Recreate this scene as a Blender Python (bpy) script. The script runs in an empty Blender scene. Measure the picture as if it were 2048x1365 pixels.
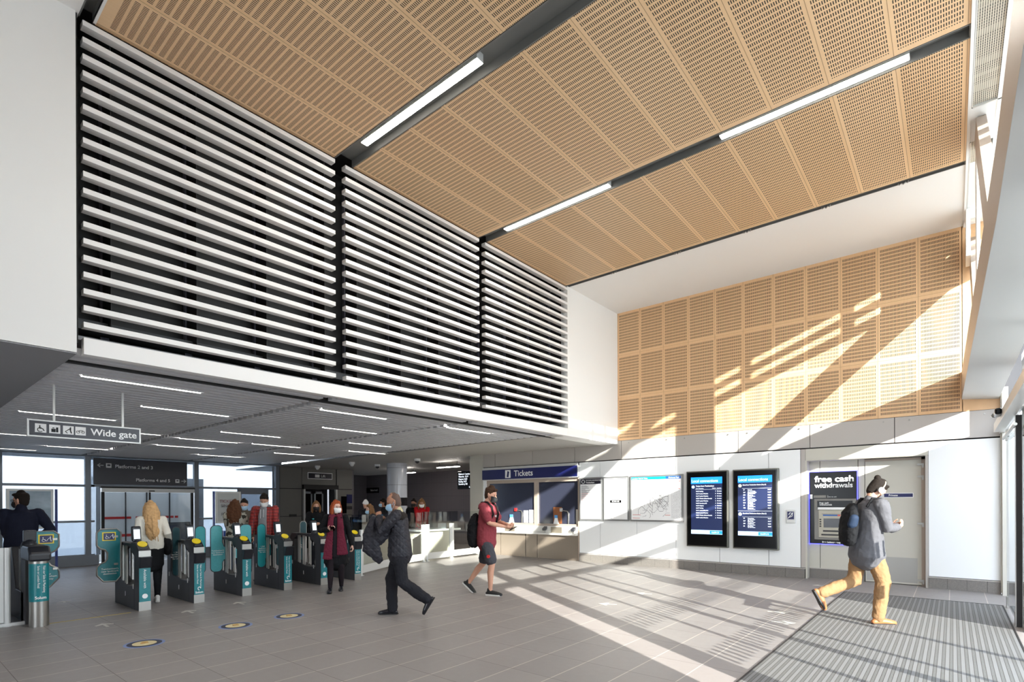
import bpy, bmesh, math, random
from mathutils import Vector, Matrix, Euler, noise
R = math.radians
random.seed(7)
SC = bpy.context.scene
COL = SC.collection

# ------------------------------------------------------------------ camera
cam = bpy.data.cameras.new('camera'); camo = bpy.data.objects.new('camera', cam); COL.objects.link(camo)
F_PX, YAW, ROLL = 1069.05, .6895, -.004
cam.sensor_fit = 'HORIZONTAL'; cam.sensor_width = 36; cam.lens = F_PX / 2048 * 36
cam.shift_y = (1005.9 - 682.5) / 2048
cam.clip_start = .05; cam.clip_end = 400
camo.matrix_world = Matrix.Translation((0, 0, 1.55)) @ Matrix.Rotation(YAW, 4, 'Z') @ Matrix.Rotation(R(90), 4, 'X') @ Matrix.Rotation(ROLL, 4, 'Z')
SC.camera = camo

# ------------------------------------------------------------------ colour, world, sun
SC.view_settings.view_transform = 'Standard'; SC.view_settings.look = 'None'
SC.view_settings.gamma = 1; SC.view_settings.use_curve_mapping = False
SC.view_settings.exposure = 1.17
w = bpy.data.worlds.new('world'); SC.world = w; w.use_nodes = True
nt = w.node_tree; bg = nt.nodes['Background']
tc = nt.nodes.new('ShaderNodeTexCoord'); sp = nt.nodes.new('ShaderNodeSeparateXYZ'); cr = nt.nodes.new('ShaderNodeValToRGB')
nt.links.new(tc.outputs['Generated'], sp.inputs[0]); nt.links.new(sp.outputs['Z'], cr.inputs[0]); nt.links.new(cr.outputs[0], bg.inputs[0])
cr.color_ramp.elements[0].position = 0; cr.color_ramp.elements[0].color = (.88, .94, 1, 1)
cr.color_ramp.elements[1].position = 1; cr.color_ramp.elements[1].color = (.62, .78, 1, 1)
bg.inputs[1].default_value = 4.1
sun = bpy.data.lights.new('sun', 'SUN'); sun.energy = 9.8; sun.angle = R(.55); sun.color = (1, .965, .90)
suno = bpy.data.objects.new('sun', sun); COL.objects.link(suno); suno.location = (20, -10, 12)
suno.rotation_euler = Vector((-1, .60, -.383)).to_track_quat('-Z', 'Y').to_euler()
try:
    SC.cycles.use_denoising = True
    SC.cycles.max_bounces = 9; SC.cycles.diffuse_bounces = 6; SC.cycles.transparent_max_bounces = 24
    SC.cycles.sample_clamp_indirect = 8
except Exception: pass
# sampling portals in the facade and rear openings; they give off no light of their own
def portal(loc, rot, sx, sy):
    l = bpy.data.lights.new('portal', 'AREA'); l.shape = 'RECTANGLE'; l.size = sx; l.size_y = sy; l.cycles.is_portal = True
    o = bpy.data.objects.new('portal', l); COL.objects.link(o); o.location = loc; o.rotation_euler = rot
portal((.52, 7, 5.0), (0, R(90), 0), 2.5, 10.2)
portal((.7, 6, 1.6), (0, R(90), 0), 3.2, 6)
portal((-3, -3.9, 3.1), (R(90), 0, 0), 7, 6.2)

# ------------------------------------------------------------------ materials
def lin(c):
    return tuple((v / 12.92 if v <= .04045 else ((v + .055) / 1.055) ** 2.4) for v in c[:3]) + (1,)
MATS = {}
def mat(name, col, rough=.5, metal=0., emit=0., spec=.5, bump=None, var=None):
    """col is sRGB; bump=(scale,strength); var=(scale,amount)"""
    if name in MATS: return MATS[name]
    m = bpy.data.materials.new(name); m.use_nodes = True; t = m.node_tree; b = t.nodes['Principled BSDF']
    c = lin(col)
    b.inputs['Base Color'].default_value = c; b.inputs['Roughness'].default_value = rough; b.inputs['Metallic'].default_value = metal
    b.inputs['Specular IOR Level'].default_value = spec
    if emit: b.inputs['Emission Color'].default_value = c; b.inputs['Emission Strength'].default_value = emit
    co = t.nodes.new('ShaderNodeTexCoord')
    if bump or var:
        n = t.nodes.new('ShaderNodeTexNoise'); n.inputs['Detail'].default_value = 5
        t.links.new(co.outputs['Object'], n.inputs['Vector'])
    if var:
        n.inputs['Scale'].default_value = var[0]
        mx = t.nodes.new('ShaderNodeMix'); mx.data_type = 'RGBA'
        mx.inputs['A'].default_value = tuple(v * (1 - var[1]) for v in c[:3]) + (1,)
        mx.inputs['B'].default_value = tuple(min(1, v * (1 + var[1])) for v in c[:3]) + (1,)
        t.links.new(n.outputs[0], mx.inputs['Factor']); t.links.new(mx.outputs['Result'], b.inputs['Base Color'])
    if bump:
        n2 = t.nodes.new('ShaderNodeTexNoise'); n2.inputs['Scale'].default_value = bump[0]; n2.inputs['Detail'].default_value = 4
        t.links.new(co.outputs['Object'], n2.inputs['Vector'])
        bp = t.nodes.new('ShaderNodeBump'); bp.inputs['Strength'].default_value = bump[1]; bp.inputs['Distance'].default_value = .01
        t.links.new(n2.outputs[0], bp.inputs['Height']); t.links.new(bp.outputs[0], b.inputs['Normal'])
    MATS[name] = m; return m
class NG:
    """tiny helper to write math node chains"""
    def __init__(s, m): s.t = m.node_tree
    def m(s, op, a, b=None, c=None):
        n = s.t.nodes.new('ShaderNodeMath'); n.operation = op
        for i, v in enumerate((a, b, c)):
            if v is None: continue
            if isinstance(v, (int, float)): n.inputs[i].default_value = v
            else: s.t.links.new(v, n.inputs[i])
        return n.outputs[0]
    def mix(s, f, a, b):
        n = s.t.nodes.new('ShaderNodeMix'); n.data_type = 'RGBA'
        for k, v in (('Factor', f), ('A', a), ('B', b)):
            if isinstance(v, (int, float, tuple)): n.inputs[k].default_value = v
            else: s.t.links.new(v, n.inputs[k])
        return n.outputs['Result']
    def xyz(s):
        c = s.t.nodes.new('ShaderNodeTexCoord'); x = s.t.nodes.new('ShaderNodeSeparateXYZ'); s.t.links.new(c.outputs['Object'], x.inputs[0])
        return c.outputs['Object'], x.outputs[0], x.outputs[1], x.outputs[2]
    def band(s, v, period, off, lo, hi):
        """1 where frac((v-off)/period)*period in (lo,hi)"""
        f = s.m('WRAP', s.m('SUBTRACT', v, off), period, 0.)
        return s.m('MULTIPLY', s.m('GREATER_THAN', f, lo), s.m('LESS_THAN', f, hi))
    def noise(s, vec, scale, detail=4, stretch=None):
        n = s.t.nodes.new('ShaderNodeTexNoise'); n.inputs['Scale'].default_value = scale; n.inputs['Detail'].default_value = detail
        if stretch:
            mp = s.t.nodes.new('ShaderNodeMapping'); mp.inputs['Scale'].default_value = stretch; s.t.links.new(vec, mp.inputs[0]); vec = mp.outputs[0]
        s.t.links.new(vec, n.inputs['Vector']); return n.outputs[0]

def wood_perf(name, wall):
    m = mat(name, (.80, .62, .42), .45); g = NG(m); b = m.node_tree.nodes['Principled BSDF']
    P, x, y, z = g.xyz()
    v = z if wall else y
    # long slots in ranks; panel joints every 0.6 m
    px = g.m('WRAP', g.m('SUBTRACT', x, .13), .6, 0.)
    inx = g.m('MULTIPLY', g.m('GREATER_THAN', px, .038), g.m('LESS_THAN', px, .566))
    slot = g.band(px, .0205, .040, .003, .0125)
    if wall:
        pv = g.m('WRAP', g.m('SUBTRACT', 6.28, v), 1.063, 0.)
        inv = g.m('MULTIPLY', g.m('GREATER_THAN', pv, .055), g.m('LESS_THAN', pv, 1.02))
        row = g.band(pv, .069, .062, .004, .050)
        jv = g.m('LESS_THAN', pv, .004)
        inv = g.m('MULTIPLY', inv, g.m('LESS_THAN', x, .13))
    else:
        pv = v
        inv = g.m('GREATER_THAN', g.m('WRAP', g.m('SUBTRACT', y, 1.30), 2.80, 0.), .24)
        if True:
            pass
        row = g.band(pv, .070, .02, .004, .050)
        jv = None
    s = g.m('MULTIPLY', g.m('MULTIPLY', inx, slot), g.m('MULTIPLY', inv, row))
    joint = g.m('LESS_THAN', px, .005)
    if jv is not None: joint = g.m('MAXIMUM', joint, jv)
    gr = g.noise(P, 3.2, 6, (14, 14, .7) if wall else (14, .7, 14))
    cell = g.m('FLOOR', g.m('DIVIDE', g.m('SUBTRACT', x, .13), .6))
    wn = m.node_tree.nodes.new('ShaderNodeTexWhiteNoise'); wn.noise_dimensions = '2D'
    cb = m.node_tree.nodes.new('ShaderNodeCombineXYZ'); m.node_tree.links.new(cell, cb.inputs[0])
    cv = g.m('FLOOR', g.m('DIVIDE', g.m('SUBTRACT', 6.28, v) if wall else g.m('SUBTRACT', v, 1.4), 1.063 if wall else 2.8))
    m.node_tree.links.new(cv, cb.inputs[1]); m.node_tree.links.new(cb.outputs[0], wn.inputs['Vector'])
    f = g.m('ADD', g.m('MULTIPLY', gr, .55), g.m('MULTIPLY', wn.outputs[0], .35))
    base = g.mix(f, lin((.885, .735, .57)), lin((.825, .65, .475))) if wall else g.mix(f, lin((.93, .80, .64)), lin((.875, .72, .54)))
    c1 = g.mix(joint, base, lin((.60, .47, .34)))
    c2 = g.mix(s, c1, lin((.17, .135, .10)))
    m.node_tree.links.new(c2, b.inputs['Base Color'])
    b.inputs['Roughness'].default_value = .5
    return m
M_WOODW = wood_perf('oak_perforated_wall', True)
M_WOODC = wood_perf('oak_perforated_ceiling', False)
M_WOOD = mat('oak_plain', (.86, .70, .53), .5, var=(6, .1))

def floor_mat():
    m = mat('stone_tile', (.5, .47, .44), .42); g = NG(m); b = m.node_tree.nodes['Principled BSDF']
    P, x, y, z = g.xyz()
    n1 = g.noise(P, 1.1, 5); n2 = g.noise(P, 160, 2); n3 = g.noise(P, 14, 5)
    l1 = g.band(x, .45, -3.2, 0, .010)
    row = g.m('FLOOR', g.m('DIVIDE', g.m('SUBTRACT', y, -3.2), .45))
    l2 = g.band(y, .60, .85, 0, .006)
    cx = g.m('FLOOR', g.m('DIVIDE', g.m('SUBTRACT', x, -3.2), .45)); cy = g.m('FLOOR', g.m('DIVIDE', g.m('SUBTRACT', y, .85), .60))
    wn = m.node_tree.nodes.new('ShaderNodeTexWhiteNoise'); wn.noise_dimensions = '2D'; cb = m.node_tree.nodes.new('ShaderNodeCombineXYZ')
    m.node_tree.links.new(cx, cb.inputs[0]); m.node_tree.links.new(cy, cb.inputs[1]); m.node_tree.links.new(cb.outputs[0], wn.inputs['Vector'])
    f = g.m('ADD', g.m('ADD', g.m('MULTIPLY', n1, .35), g.m('MULTIPLY', n2, .35)), g.m('ADD', g.m('MULTIPLY', n3, .2), g.m('MULTIPLY', wn.outputs[0], .14)))
    base = g.mix(f, lin((.47, .45, .44)), lin((.61, .585, .57)))
    c = g.mix(l1, base, lin((.74, .70, .66))); c = g.mix(l2, c, lin((.38, .35, .33)))
    m.node_tree.links.new(c, b.inputs['Base Color'])
    m.node_tree.links.new(g.m('ADD', .36, g.m('MULTIPLY', n3, .2)), b.inputs['Roughness'])
    return m
M_FLOOR = floor_mat()
M_WHITE = mat('white_plaster', (.93, .925, .915), .6)
M_WPANEL = mat('white_panel', (.93, .935, .935), .3)
M_GPANEL = mat('grey_beige_panel', (.70, .675, .65), .4)
M_BPANEL = mat('beige_door_paint', (.76, .745, .70), .4)
M_SOFF = mat('grey_soffit_paint', (.56, .56, .57), .6)
M_BAFF = mat('grey_baffle', (.82, .82, .83), .45)
M_SLAT = mat('white_slat_aluminium', (.93, .92, .91), .4)
M_BLACK = mat('black_backing', (.06, .055, .055), .6)
M_DGREY = mat('dark_grey_paint', (.20, .20, .21), .5)
M_CAB = mat('gate_cabinet_grey', (.25, .245, .25), .45, .3)
M_GASK = mat('dark_gasket', (.12, .11, .11), .6)
M_STEEL = mat('brushed_steel', (.66, .65, .63), .34, .9)
M_ALU = mat('pale_aluminium', (.82, .82, .81), .4, .3)
M_BEIGEM = mat('beige_metal', (.66, .60, .55), .45)
M_FRAME = mat('grey_frame', (.50, .52, .55), .4, .3)
M_GRAN = mat('granite', (.47, .45, .43), .45, var=(90, .45))
M_NAVY = mat('navy_sign', (.10, .12, .34), .35)
M_DNAVY = mat('dark_sign', (.13, .12, .17), .3)
M_TXT = mat('white_lettering', (.93, .93, .93), .5)
M_TEAL = mat('teal_panel', (.08, .47, .50), .3, var=(25, .18))
M_TEALD = mat('dark_teal', (.05, .22, .25), .35)
M_YEL = mat('yellow_reader', (.93, .82, .12), .35)
M_BLKP = mat('black_plastic', (.11, .115, .14), .35)
M_BLKG = mat('black_gloss', (.03, .03, .035), .2, spec=.2)
M_TEX = mat('screen_white', (.88, .90, .92), .3, emit=.4)
M_LED = mat('luminaire', (1, .97, .93), .5, emit=26)
M_LEDS = mat('luminaire_slim', (1, .98, .96), .5, emit=14)
def glass(name, tint, refl=.08, rough=0.02, haze=0.):
    m = bpy.data.materials.new(name); m.use_nodes = True; t = m.node_tree; t.nodes.clear()
    o = t.nodes.new('ShaderNodeOutputMaterial'); tr = t.nodes.new('ShaderNodeBsdfTransparent'); gl = t.nodes.new('ShaderNodeBsdfGlossy')
    tr.inputs[0].default_value = tint + (1,); gl.inputs['Roughness'].default_value = rough
    fr = t.nodes.new('ShaderNodeFresnel'); fr.inputs[0].default_value = 1.45
    ge = t.nodes.new('ShaderNodeNewGeometry'); iv = t.nodes.new('ShaderNodeMath'); iv.operation = 'SUBTRACT'; iv.inputs[0].default_value = 1; t.links.new(ge.outputs['Backfacing'], iv.inputs[1])
    fm = t.nodes.new('ShaderNodeMath'); fm.operation = 'MULTIPLY'; t.links.new(fr.outputs[0], fm.inputs[0]); t.links.new(iv.outputs[0], fm.inputs[1])
    mx = t.nodes.new('ShaderNodeMixShader'); t.links.new(fm.outputs[0], mx.inputs[0]); t.links.new(tr.outputs[0], mx.inputs[1]); t.links.new(gl.outputs[0], mx.inputs[2])
    last = mx.outputs[0]
    if haze:
        df = t.nodes.new('ShaderNodeBsdfDiffuse'); df.inputs[0].default_value = (.85, .9, .95, 1)
        m2 = t.nodes.new('ShaderNodeMixShader'); m2.inputs[0].default_value = haze
        t.links.new(last, m2.inputs[1]); t.links.new(df.outputs[0], m2.inputs[2]); last = m2.outputs[0]
    t.links.new(last, o.inputs[0]); return m
M_GLASS = glass('clear_glass', (.93, .95, .94))
M_GLASSE = glass('entrance_glass', (.84, .86, .86))
M_GLASSB = glass('sky_dimming_glass', (.40, .43, .465), haze=.10)  # tint added to dim the bright sky seen through the back panes
M_GLASSD = glass('tinted_glass', (.70, .71, .72))

# ------------------------------------------------------------------ mesh helpers
class MB:
    def __init__(s): s.v = []; s.f = []; s.mi = []; s.mats = []; s.cur = 0
    def use(s, m):
        if m not in s.mats: s.mats.append(m)
        s.cur = s.mats.index(m); return s
    def add(s, vs, fs):
        o = len(s.v); s.v += [tuple(v) for v in vs]; s.f += [tuple(o + i for i in f) for f in fs]; s.mi += [s.cur] * len(fs); return s
    def box(s, x0, x1, y0, y1, z0, z1):
        x0, x1 = min(x0, x1), max(x0, x1); y0, y1 = min(y0, y1), max(y0, y1); z0, z1 = min(z0, z1), max(z0, z1)
        return s.add([(x0, y0, z0), (x1, y0, z0), (x1, y1, z0), (x0, y1, z0), (x0, y0, z1), (x1, y0, z1), (x1, y1, z1), (x0, y1, z1)],
                     [(3, 2, 1, 0), (4, 5, 6, 7), (0, 1, 5, 4), (1, 2, 6, 5), (2, 3, 7, 6), (3, 0, 4, 7)])
    def quad(s, *p): return s.add(p, [tuple(range(len(p)))])
    def prism(s, poly, axis, a, b):
        """poly 2D points extruded along axis ('X': pts are (y,z); 'Y': (x,z); 'Z': (x,y))"""
        f = {'X': lambda p, t: (t, p[0], p[1]), 'Y': lambda p, t: (p[0], t, p[1]), 'Z': lambda p, t: (p[0], p[1], t)}[axis]
        n = len(poly); vs = [f(p, a) for p in poly] + [f(p, b) for p in poly]
        fs = [tuple(range(n))[::-1], tuple(range(n, 2 * n))] + [(i, (i + 1) % n, n + (i + 1) % n, n + i) for i in range(n)]
        return s.add(vs, fs)
    def tube(s, pts, r, n=8, closed=False):
        pts = [Vector(p) for p in pts]; rings = []
        up = None
        for i, p in enumerate(pts):
            if closed: t = pts[(i + 1) % len(pts)] - pts[i - 1]
            else: t = pts[min(i + 1, len(pts) - 1)] - pts[max(i - 1, 0)]
            t.normalize()
            if up is None: up = Vector((0, 0, 1)) if abs(t.z) < .9 else Vector((1, 0, 0))
            a = t.cross(up).normalized(); b = a.cross(t).normalized(); up = b
            rr = r[i] if isinstance(r, (list, tuple)) else r
            rings.append([p + (a * math.cos(2 * math.pi * k / n) + b * math.sin(2 * math.pi * k / n)) * rr for k in range(n)])
        vs = [v for q in rings for v in q]; fs = []
        m = len(pts)
        for i in range(m if closed else m - 1):
            j = (i + 1) % m
            fs += [(i * n + k, i * n + (k + 1) % n, j * n + (k + 1) % n, j * n + k) for k in range(n)]
        if not closed: fs += [tuple(range(n))[::-1], tuple((m - 1) * n + k for k in range(n))]
        return s.add(vs, fs)
    def cyl(s, p0, p1, r, n=24, r1=None): return s.tube([p0, p1], [r, r if r1 is None else r1], n)
    def ball(s, c, r, nu=16, nv=10):
        rx, ry, rz = r if isinstance(r, (tuple, list)) else (r, r, r); vs = []; fs = []
        for i in range(1, nv):
            a = math.pi * i / nv
            for k in range(nu): b = 2 * math.pi * k / nu; vs.append((c[0] + rx * math.sin(a) * math.cos(b), c[1] + ry * math.sin(a) * math.sin(b), c[2] + rz * math.cos(a)))
        T = len(vs); vs += [(c[0], c[1], c[2] + rz), (c[0], c[1], c[2] - rz)]
        for i in range(nv - 2): fs += [(i * nu + k, (i + 1) * nu + k, (i + 1) * nu + (k + 1) % nu, i * nu + (k + 1) % nu) for k in range(nu)]
        fs += [(T, k, (k + 1) % nu) for k in range(nu)] + [(T + 1, (nv - 2) * nu + (k + 1) % nu, (nv - 2) * nu + k) for k in range(nu)]
        return s.add(vs, fs)
    def build(s, name, m=None, parent=None, world=True, bev=0, smooth=False, solid=0):
        me = bpy.data.meshes.new(name); me.from_pydata(s.v, [], s.f)
        for k in (s.mats or [m]): me.materials.append(k)
        if s.mats:
            for p, i in zip(me.polygons, s.mi): p.material_index = i
        bm = bmesh.new(); bm.from_mesh(me); bmesh.ops.recalc_face_normals(bm, faces=bm.faces[:]); bm.to_mesh(me); bm.free()
        if smooth:
            me.shade_smooth()
            me.set_sharp_from_angle(angle=R(40))
        o = bpy.data.objects.new(name, me); COL.objects.link(o)
        if bev:
            b = o.modifiers.new('bevel', 'BEVEL'); b.width = bev; b.segments = 2; b.limit_method = 'ANGLE'
        if solid:
            b = o.modifiers.new('solidify', 'SOLIDIFY'); b.thickness = solid
        if parent is not None: put(o, parent, world)
        return o
def put(o, parent, world=True):
    o.parent = parent
    if world:
        M = Matrix.Identity(4); p = parent
        while p is not None: M = Matrix.LocRotScale(p.location, p.rotation_euler, None) @ M; p = p.parent
        o.matrix_local = M.inverted() @ Matrix.LocRotScale(o.location, o.rotation_euler, o.scale)
def box(*a): return MB().box(*a)
def tag(o, label, cat, group=None, kind=None):
    o['label'] = label; o['category'] = cat
    if group: o['group'] = group
    if kind: o['kind'] = kind
    return o
def thing(name, label, cat, loc=(0, 0, 0), group=None, rotz=0):
    o = bpy.data.objects.new(name, None); COL.objects.link(o); o.location = loc; o.rotation_euler = (0, 0, rotz); o.empty_display_size = .1
    return tag(o, label, cat, group)
def struct(name, b, m=None, **k):
    o = b.build(name, m, **k); o['kind'] = 'structure'; return o
def copy_thing(src, loc, label=None, rotz=None):
    r = src.copy(); COL.objects.link(r); r.location = loc
    if rotz is not None: r.rotation_euler = (0, 0, rotz)
    if label: r['label'] = label
    for ch in list(src.children):
        c = ch.copy(); COL.objects.link(c); c.parent = r
        for g in list(ch.children):
            d = g.copy(); COL.objects.link(d); d.parent = c
    return r
ROT = {'S': Matrix(((1, 0, 0), (0, 0, -1), (0, 1, 0))), 'E': Matrix(((0, 0, 1), (1, 0, 0), (0, 1, 0))),
       'Edown': Matrix(((0, 0, 1), (0, 1, 0), (-1, 0, 0))), 'U': Matrix(((0, 1, 0), (-1, 0, 0), (0, 0, 1))).transposed()}
def text(parent, s, loc, size, face='S', m=None, align='CENTER', ay='CENTER', name='lettering', bold=0., space=1., wsc=1., world=True, line=1.):
    c = bpy.data.curves.new(name, 'FONT'); c.body = s; c.size = size; c.align_x = align; c.align_y = ay; c.extrude = .0008; c.offset = bold
    c.space_character = space; c.space_line = line; c.resolution_u = 4
    c.materials.append(m or M_TXT)
    tmp = bpy.data.objects.new('tmp', c); COL.objects.link(tmp); me = bpy.data.meshes.new_from_object(tmp); me.name = name; bpy.data.objects.remove(tmp); bpy.data.curves.remove(c)
    o = bpy.data.objects.new(name, me); COL.objects.link(o); o.location = loc; o.rotation_euler = ROT[face].to_euler(); o.scale = (wsc, 1, 1)
    if parent is not None: put(o, parent, world)
    return o
# ------------------------------------------------------------------ setting: floor, ceilings, walls
XL, YT, ZC = -6.478, 12.04, 6.276
def fz(x, y=0): return -0.3 * min(max((-10.7 - x) / 6.3, 0), 1)
b = MB()
for x0, x1 in ((-10.7, 9), (-17, -10.7), (-20.6, -17)):
    b.quad((x0, -9, fz(x0)), (x1, -9, fz(x1)), (x1, 22, fz(x1)), (x0, 22, fz(x0)))
struct('floor', b, M_FLOOR)
M_OUT = mat('pale_paving', (.66, .66, .65), .8, var=(3, .1))
o = struct('ground', MB().quad((-90, -90, -.6), (90, -90, -.6), (90, 90, -.6), (-90, 90, -.6)), M_OUT)
# timber ceiling bays, recessed service strips between them
for y0, y1 in ((1.46, 4.095), (4.40, 6.975), (7.20, 9.745)):
    struct('ceiling', box(XL - .03, .155, y0, y1, ZC, ZC + .03), M_WOODC)
struct('ceiling', box(-7.2, .9, -4, 13.2, ZC + .20, ZC + .3), M_DGREY)
b = MB()
b.box(XL - .3, .9, 9.86, 13.2, ZC, ZC + .05); b.box(XL - .4, .9, -4, 1.33, ZC, ZC + .05)
struct('ceiling', b, M_WHITE)
M_REC = mat('grey_recess', (.44, .44, .43), .5)
b = MB()
for y0, y1 in ((1.34, 1.44), (4.115, 4.38), (6.995, 7.18), (9.765, 9.84)):
    b.box(XL - .03, .155, y0 - .012, y0, ZC - .002, ZC + .19); b.box(XL - .03, .155, y1, y1 + .012, ZC - .002, ZC + .19)
    b.box(XL - .03, .155, y0, y1, ZC + .10, ZC + .12); b.box(.143, .155, y0, y1, ZC, ZC + .19)
struct('trim_1', b, M_REC)
b = MB(); b.box(XL, .155, 1.44, 1.462, ZC - .012, ZC + .03)
b.box(.155, .185, 1.0, YT, ZC - .03, ZC + .2)
struct('trim_2', b, M_WHITE)
M_CL = {}
def ceiling_light(x0, x1, y, label):
    t = thing('linear_ceiling_light', label, 'light', (x0, y, ZC), 'linear lights in the timber ceiling')
    box(x0, x1, y - .05, y + .05, ZC - .0, ZC + .10).build('housing', M_ALU, t)
    box(x0 + .004, x1 - .004, y - .045, y + .045, ZC - .006, ZC).build('diffuser', M_LED, t)
ceiling_light(-5.96, -3.88, 4.20, 'long glowing linear light in the strip nearest the camera')
ceiling_light(-5.96, -3.93, 7.08, 'glowing linear light at the louvre end of the second ceiling strip')
ceiling_light(-2.31, -.34, 7.08, 'glowing linear light at the window end of the second ceiling strip')
ceiling_light(-2.31, -.34, 4.20, 'linear light at the window end of the nearest ceiling strip')
def det(x, label):
    t = thing('spotlight_bracket', label, 'bracket', (x, 9.80, ZC), 'small hooks along the far ceiling gap')
    MB().tube([(x - .06, 9.80, ZC - .005), (x - .05, 9.80, ZC - .03), (x - .02, 9.80, ZC - .012), (x, 9.80, ZC - .035), (x + .03, 9.80, ZC - .01), (x + .05, 9.80, ZC - .03), (x + .06, 9.8, ZC)], .009).build('hook', M_STEEL, t, smooth=True)
for i, x in enumerate((-5.35, -4.0, -2.75, -1.55, -.55)):
    det(x, ('small steel hook in far ceiling gap, nearest the louvres', 'small steel hook in far ceiling gap, second from the louvres', 'small steel hook halfway along the far ceiling gap', 'small steel hook in far ceiling gap, second from the windows', 'small steel hook in far ceiling gap, nearest the windows')[i])

# walls
struct('wall_left', MB().box(XL - .35, XL + .02, -4, 1.30, 3.004, ZC), M_WHITE)
struct('wall_left.001', box(-6.95, XL, 9.79, YT, 3.004, ZC), M_WHITE)
b = box(-7.0, -6.93, 1.2, 9.95, 3.0, ZC + .05)
struct('wall_left.002', b, M_BLACK); struct('wall_left.003', box(-6.92, XL - .001, 1.305, 1.315, 3.1, ZC), M_BLACK)
struct('trim_3', MB().box(XL - .10, XL, 1.358, 9.785, 3.004, 3.167).box(XL - .004, XL + .001, 9.785, 9.79, 3.0, ZC), M_SLAT, bev=.003)
M_MUL = mat('grey_mullion_behind', (.34, .34, .38), .4, .3)
yb = [(1.358, 4.099), (4.259, 6.97), (7.13, 9.785)]
for bi, (y0, y1) in enumerate(yb):
    t = thing('louvre_screen', ('white horizontal louvre screen nearest the camera, beside plain white wall', 'white horizontal louvre screen in the middle of the three', 'white horizontal louvre screen nearest the far timber wall')[bi], 'louvre', (XL, y0, 3.2), 'white louvre screens on the upper left wall')
    for k in range(19):
        zt = 6.244 - .1625 * k
        ye = y1
        box(XL - .095, XL, y0, ye, zt - .052, zt).build('slat', M_SLAT, t, bev=.002)
    for k in range(4):
        yy = y0 + .22 + k * (y1 - y0 - .35) / 3
        MB().box(-6.915, -6.86, yy, yy + .075, 3.25, 6.2).build('mullion', M_MUL, t)
        MB().box(-6.86, -6.575, yy + .02, yy + .028, 3.3, 6.2).build('bracket', M_GASK, t)
# far wall: timber above, grey band, white panels
struct('wall_back', box(XL, .14, YT, YT + .03, 3.089, ZC + .01), M_WOODW)
struct('wall_back.001', MB().box(.13, .64, YT, YT + .028, 3.089, ZC + .01), M_WOOD)
b = MB(); b.use(M_GPANEL)
gx = [-11.07, -10.58, -9.17, -7.76, -6.38, -4.97, -3.58, -2.20, -.82, .63]
for a, c in zip(gx, gx[1:]): b.box(a + .006, c - .006, YT, YT + .03, 2.625, 3.083)
b.use(M_GASK); b.box(-11.07, .63, YT + .02, YT + .05, 2.60, 3.095)
struct('wall_back.002', b)
b = MB(); b.use(M_WPANEL)
wx = [-7.62, -6.99, -5.97, -4.98, -3.98, -2.97, -2.37]
for a, c in zip(wx, wx[1:]): b.box(a + .005, c - .005, YT, YT + .03, .215, 2.60)
b.box(-.33, .62, YT, YT + .03, .215, 2.60)
b.use(M_GPANEL); b.box(-2.365, -2.285, YT, YT + .03, .215, 2.60)
b.box(-.375, -.335, YT, YT + .26, 0, 2.36)
b.use(M_BPANEL); b.box(-2.28, -.335, YT, YT + .03, 2.37, 2.60); b.box(-2.285, -2.255, YT, YT + .26, 0, 2.37); b.box(-2.28, -.34, YT + .01, YT + .26, 2.36, 2.372)
b.use(M_GASK); b.box(-7.62, .62, YT + .26, YT + .31, 0, 2.62); b.box(-7.62, -2.285, YT + .02, YT + .04, 0, 2.62); b.box(-.335, .62, YT + .02, YT + .04, 0, 2.62)
b.use(M_BPANEL)
for a, c in ((-2.255, -2.07), (-2.06, -1.42), (-1.41, -1.31)): b.box(a, c, YT + .23, YT + .26, .2, 2.36)
struct('wall_back.003', b)
b = MB(); b.use(M_GRAN)
def skirting(x0, x1, y, step=.74, h=.20):
    x = x0
    while x < x1 - .01:
        b.box(x + .002, min(x + step, x1) - .002, y, y + .04, 0, h - .012); x += step
skirting(-7.62, -2.285, YT - .025, .355); skirting(-.335, .62, YT - .025, .26); skirting(-2.255, -1.31, YT + .205, .33)
b.use(M_GPANEL); b.box(-7.62, -2.285, YT - .03, YT + .01, .19, .206); b.box(-.335, .62, YT - .03, YT + .01, .19, .206); b.box(-2.255, -1.31, YT + .2, YT + .26, .19, .206)
struct('baseboard_back', b)
BOLTS = [-7.97, -7.58, -6.57, -6.18, -5.20, -4.77, -3.79, -3.39, -2.39, -1.99, -.99, -.6, .42]
tb = None
for i, x in enumerate(BOLTS):
    t = MB().cyl((x, YT - .012, 3.02), (x, YT, 3.02), .014, 14).build('wall_stud', M_STEEL, smooth=True)
    tag(t, 'small round steel stud on the top edge of the grey wall band', 'stud', 'round studs along the grey wall band')
# beam / bulkhead over the doors, facade posts
b = MB(); b.use(M_BEIGEM)
b.add([(.125, YT, 3.30), (.215, 4.5, 3.30), (.215, -4, 3.30), (.215, -4, 3.77), (.215, 4.5, 3.77), (.125, YT, 3.77),
       (.60, YT, 3.77), (.60, -4, 3.77)], [(0, 1, 4, 5), (1, 2, 3, 4), (5, 4, 3, 7, 6)])
b.use(mat('grey_white_paint', (.80, .80, .79), .6)); b.add([(.125, YT, 3.298), (.215, 4.5, 3.298), (.215, -4, 3.298), (.60, -4, 3.25), (.60, YT, 3.25), (.60, -4, 3.77), (.60, YT, 3.77)], [(0, 1, 2, 3, 4), (4, 3, 5, 6)])
struct('beam_1', b)
b = MB()
b.box(.60, .66, 3.15, YT, 2.66, 2.80)
for y0, y1 in ((3.62, 3.92), (4.68, 4.73), (5.36, 5.48), (5.88, 5.93), (7.00, 7.08)): b.box(.60, .66, y0, y1, 0, 3.25)
struct('window_1', b, M_ALU)
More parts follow.
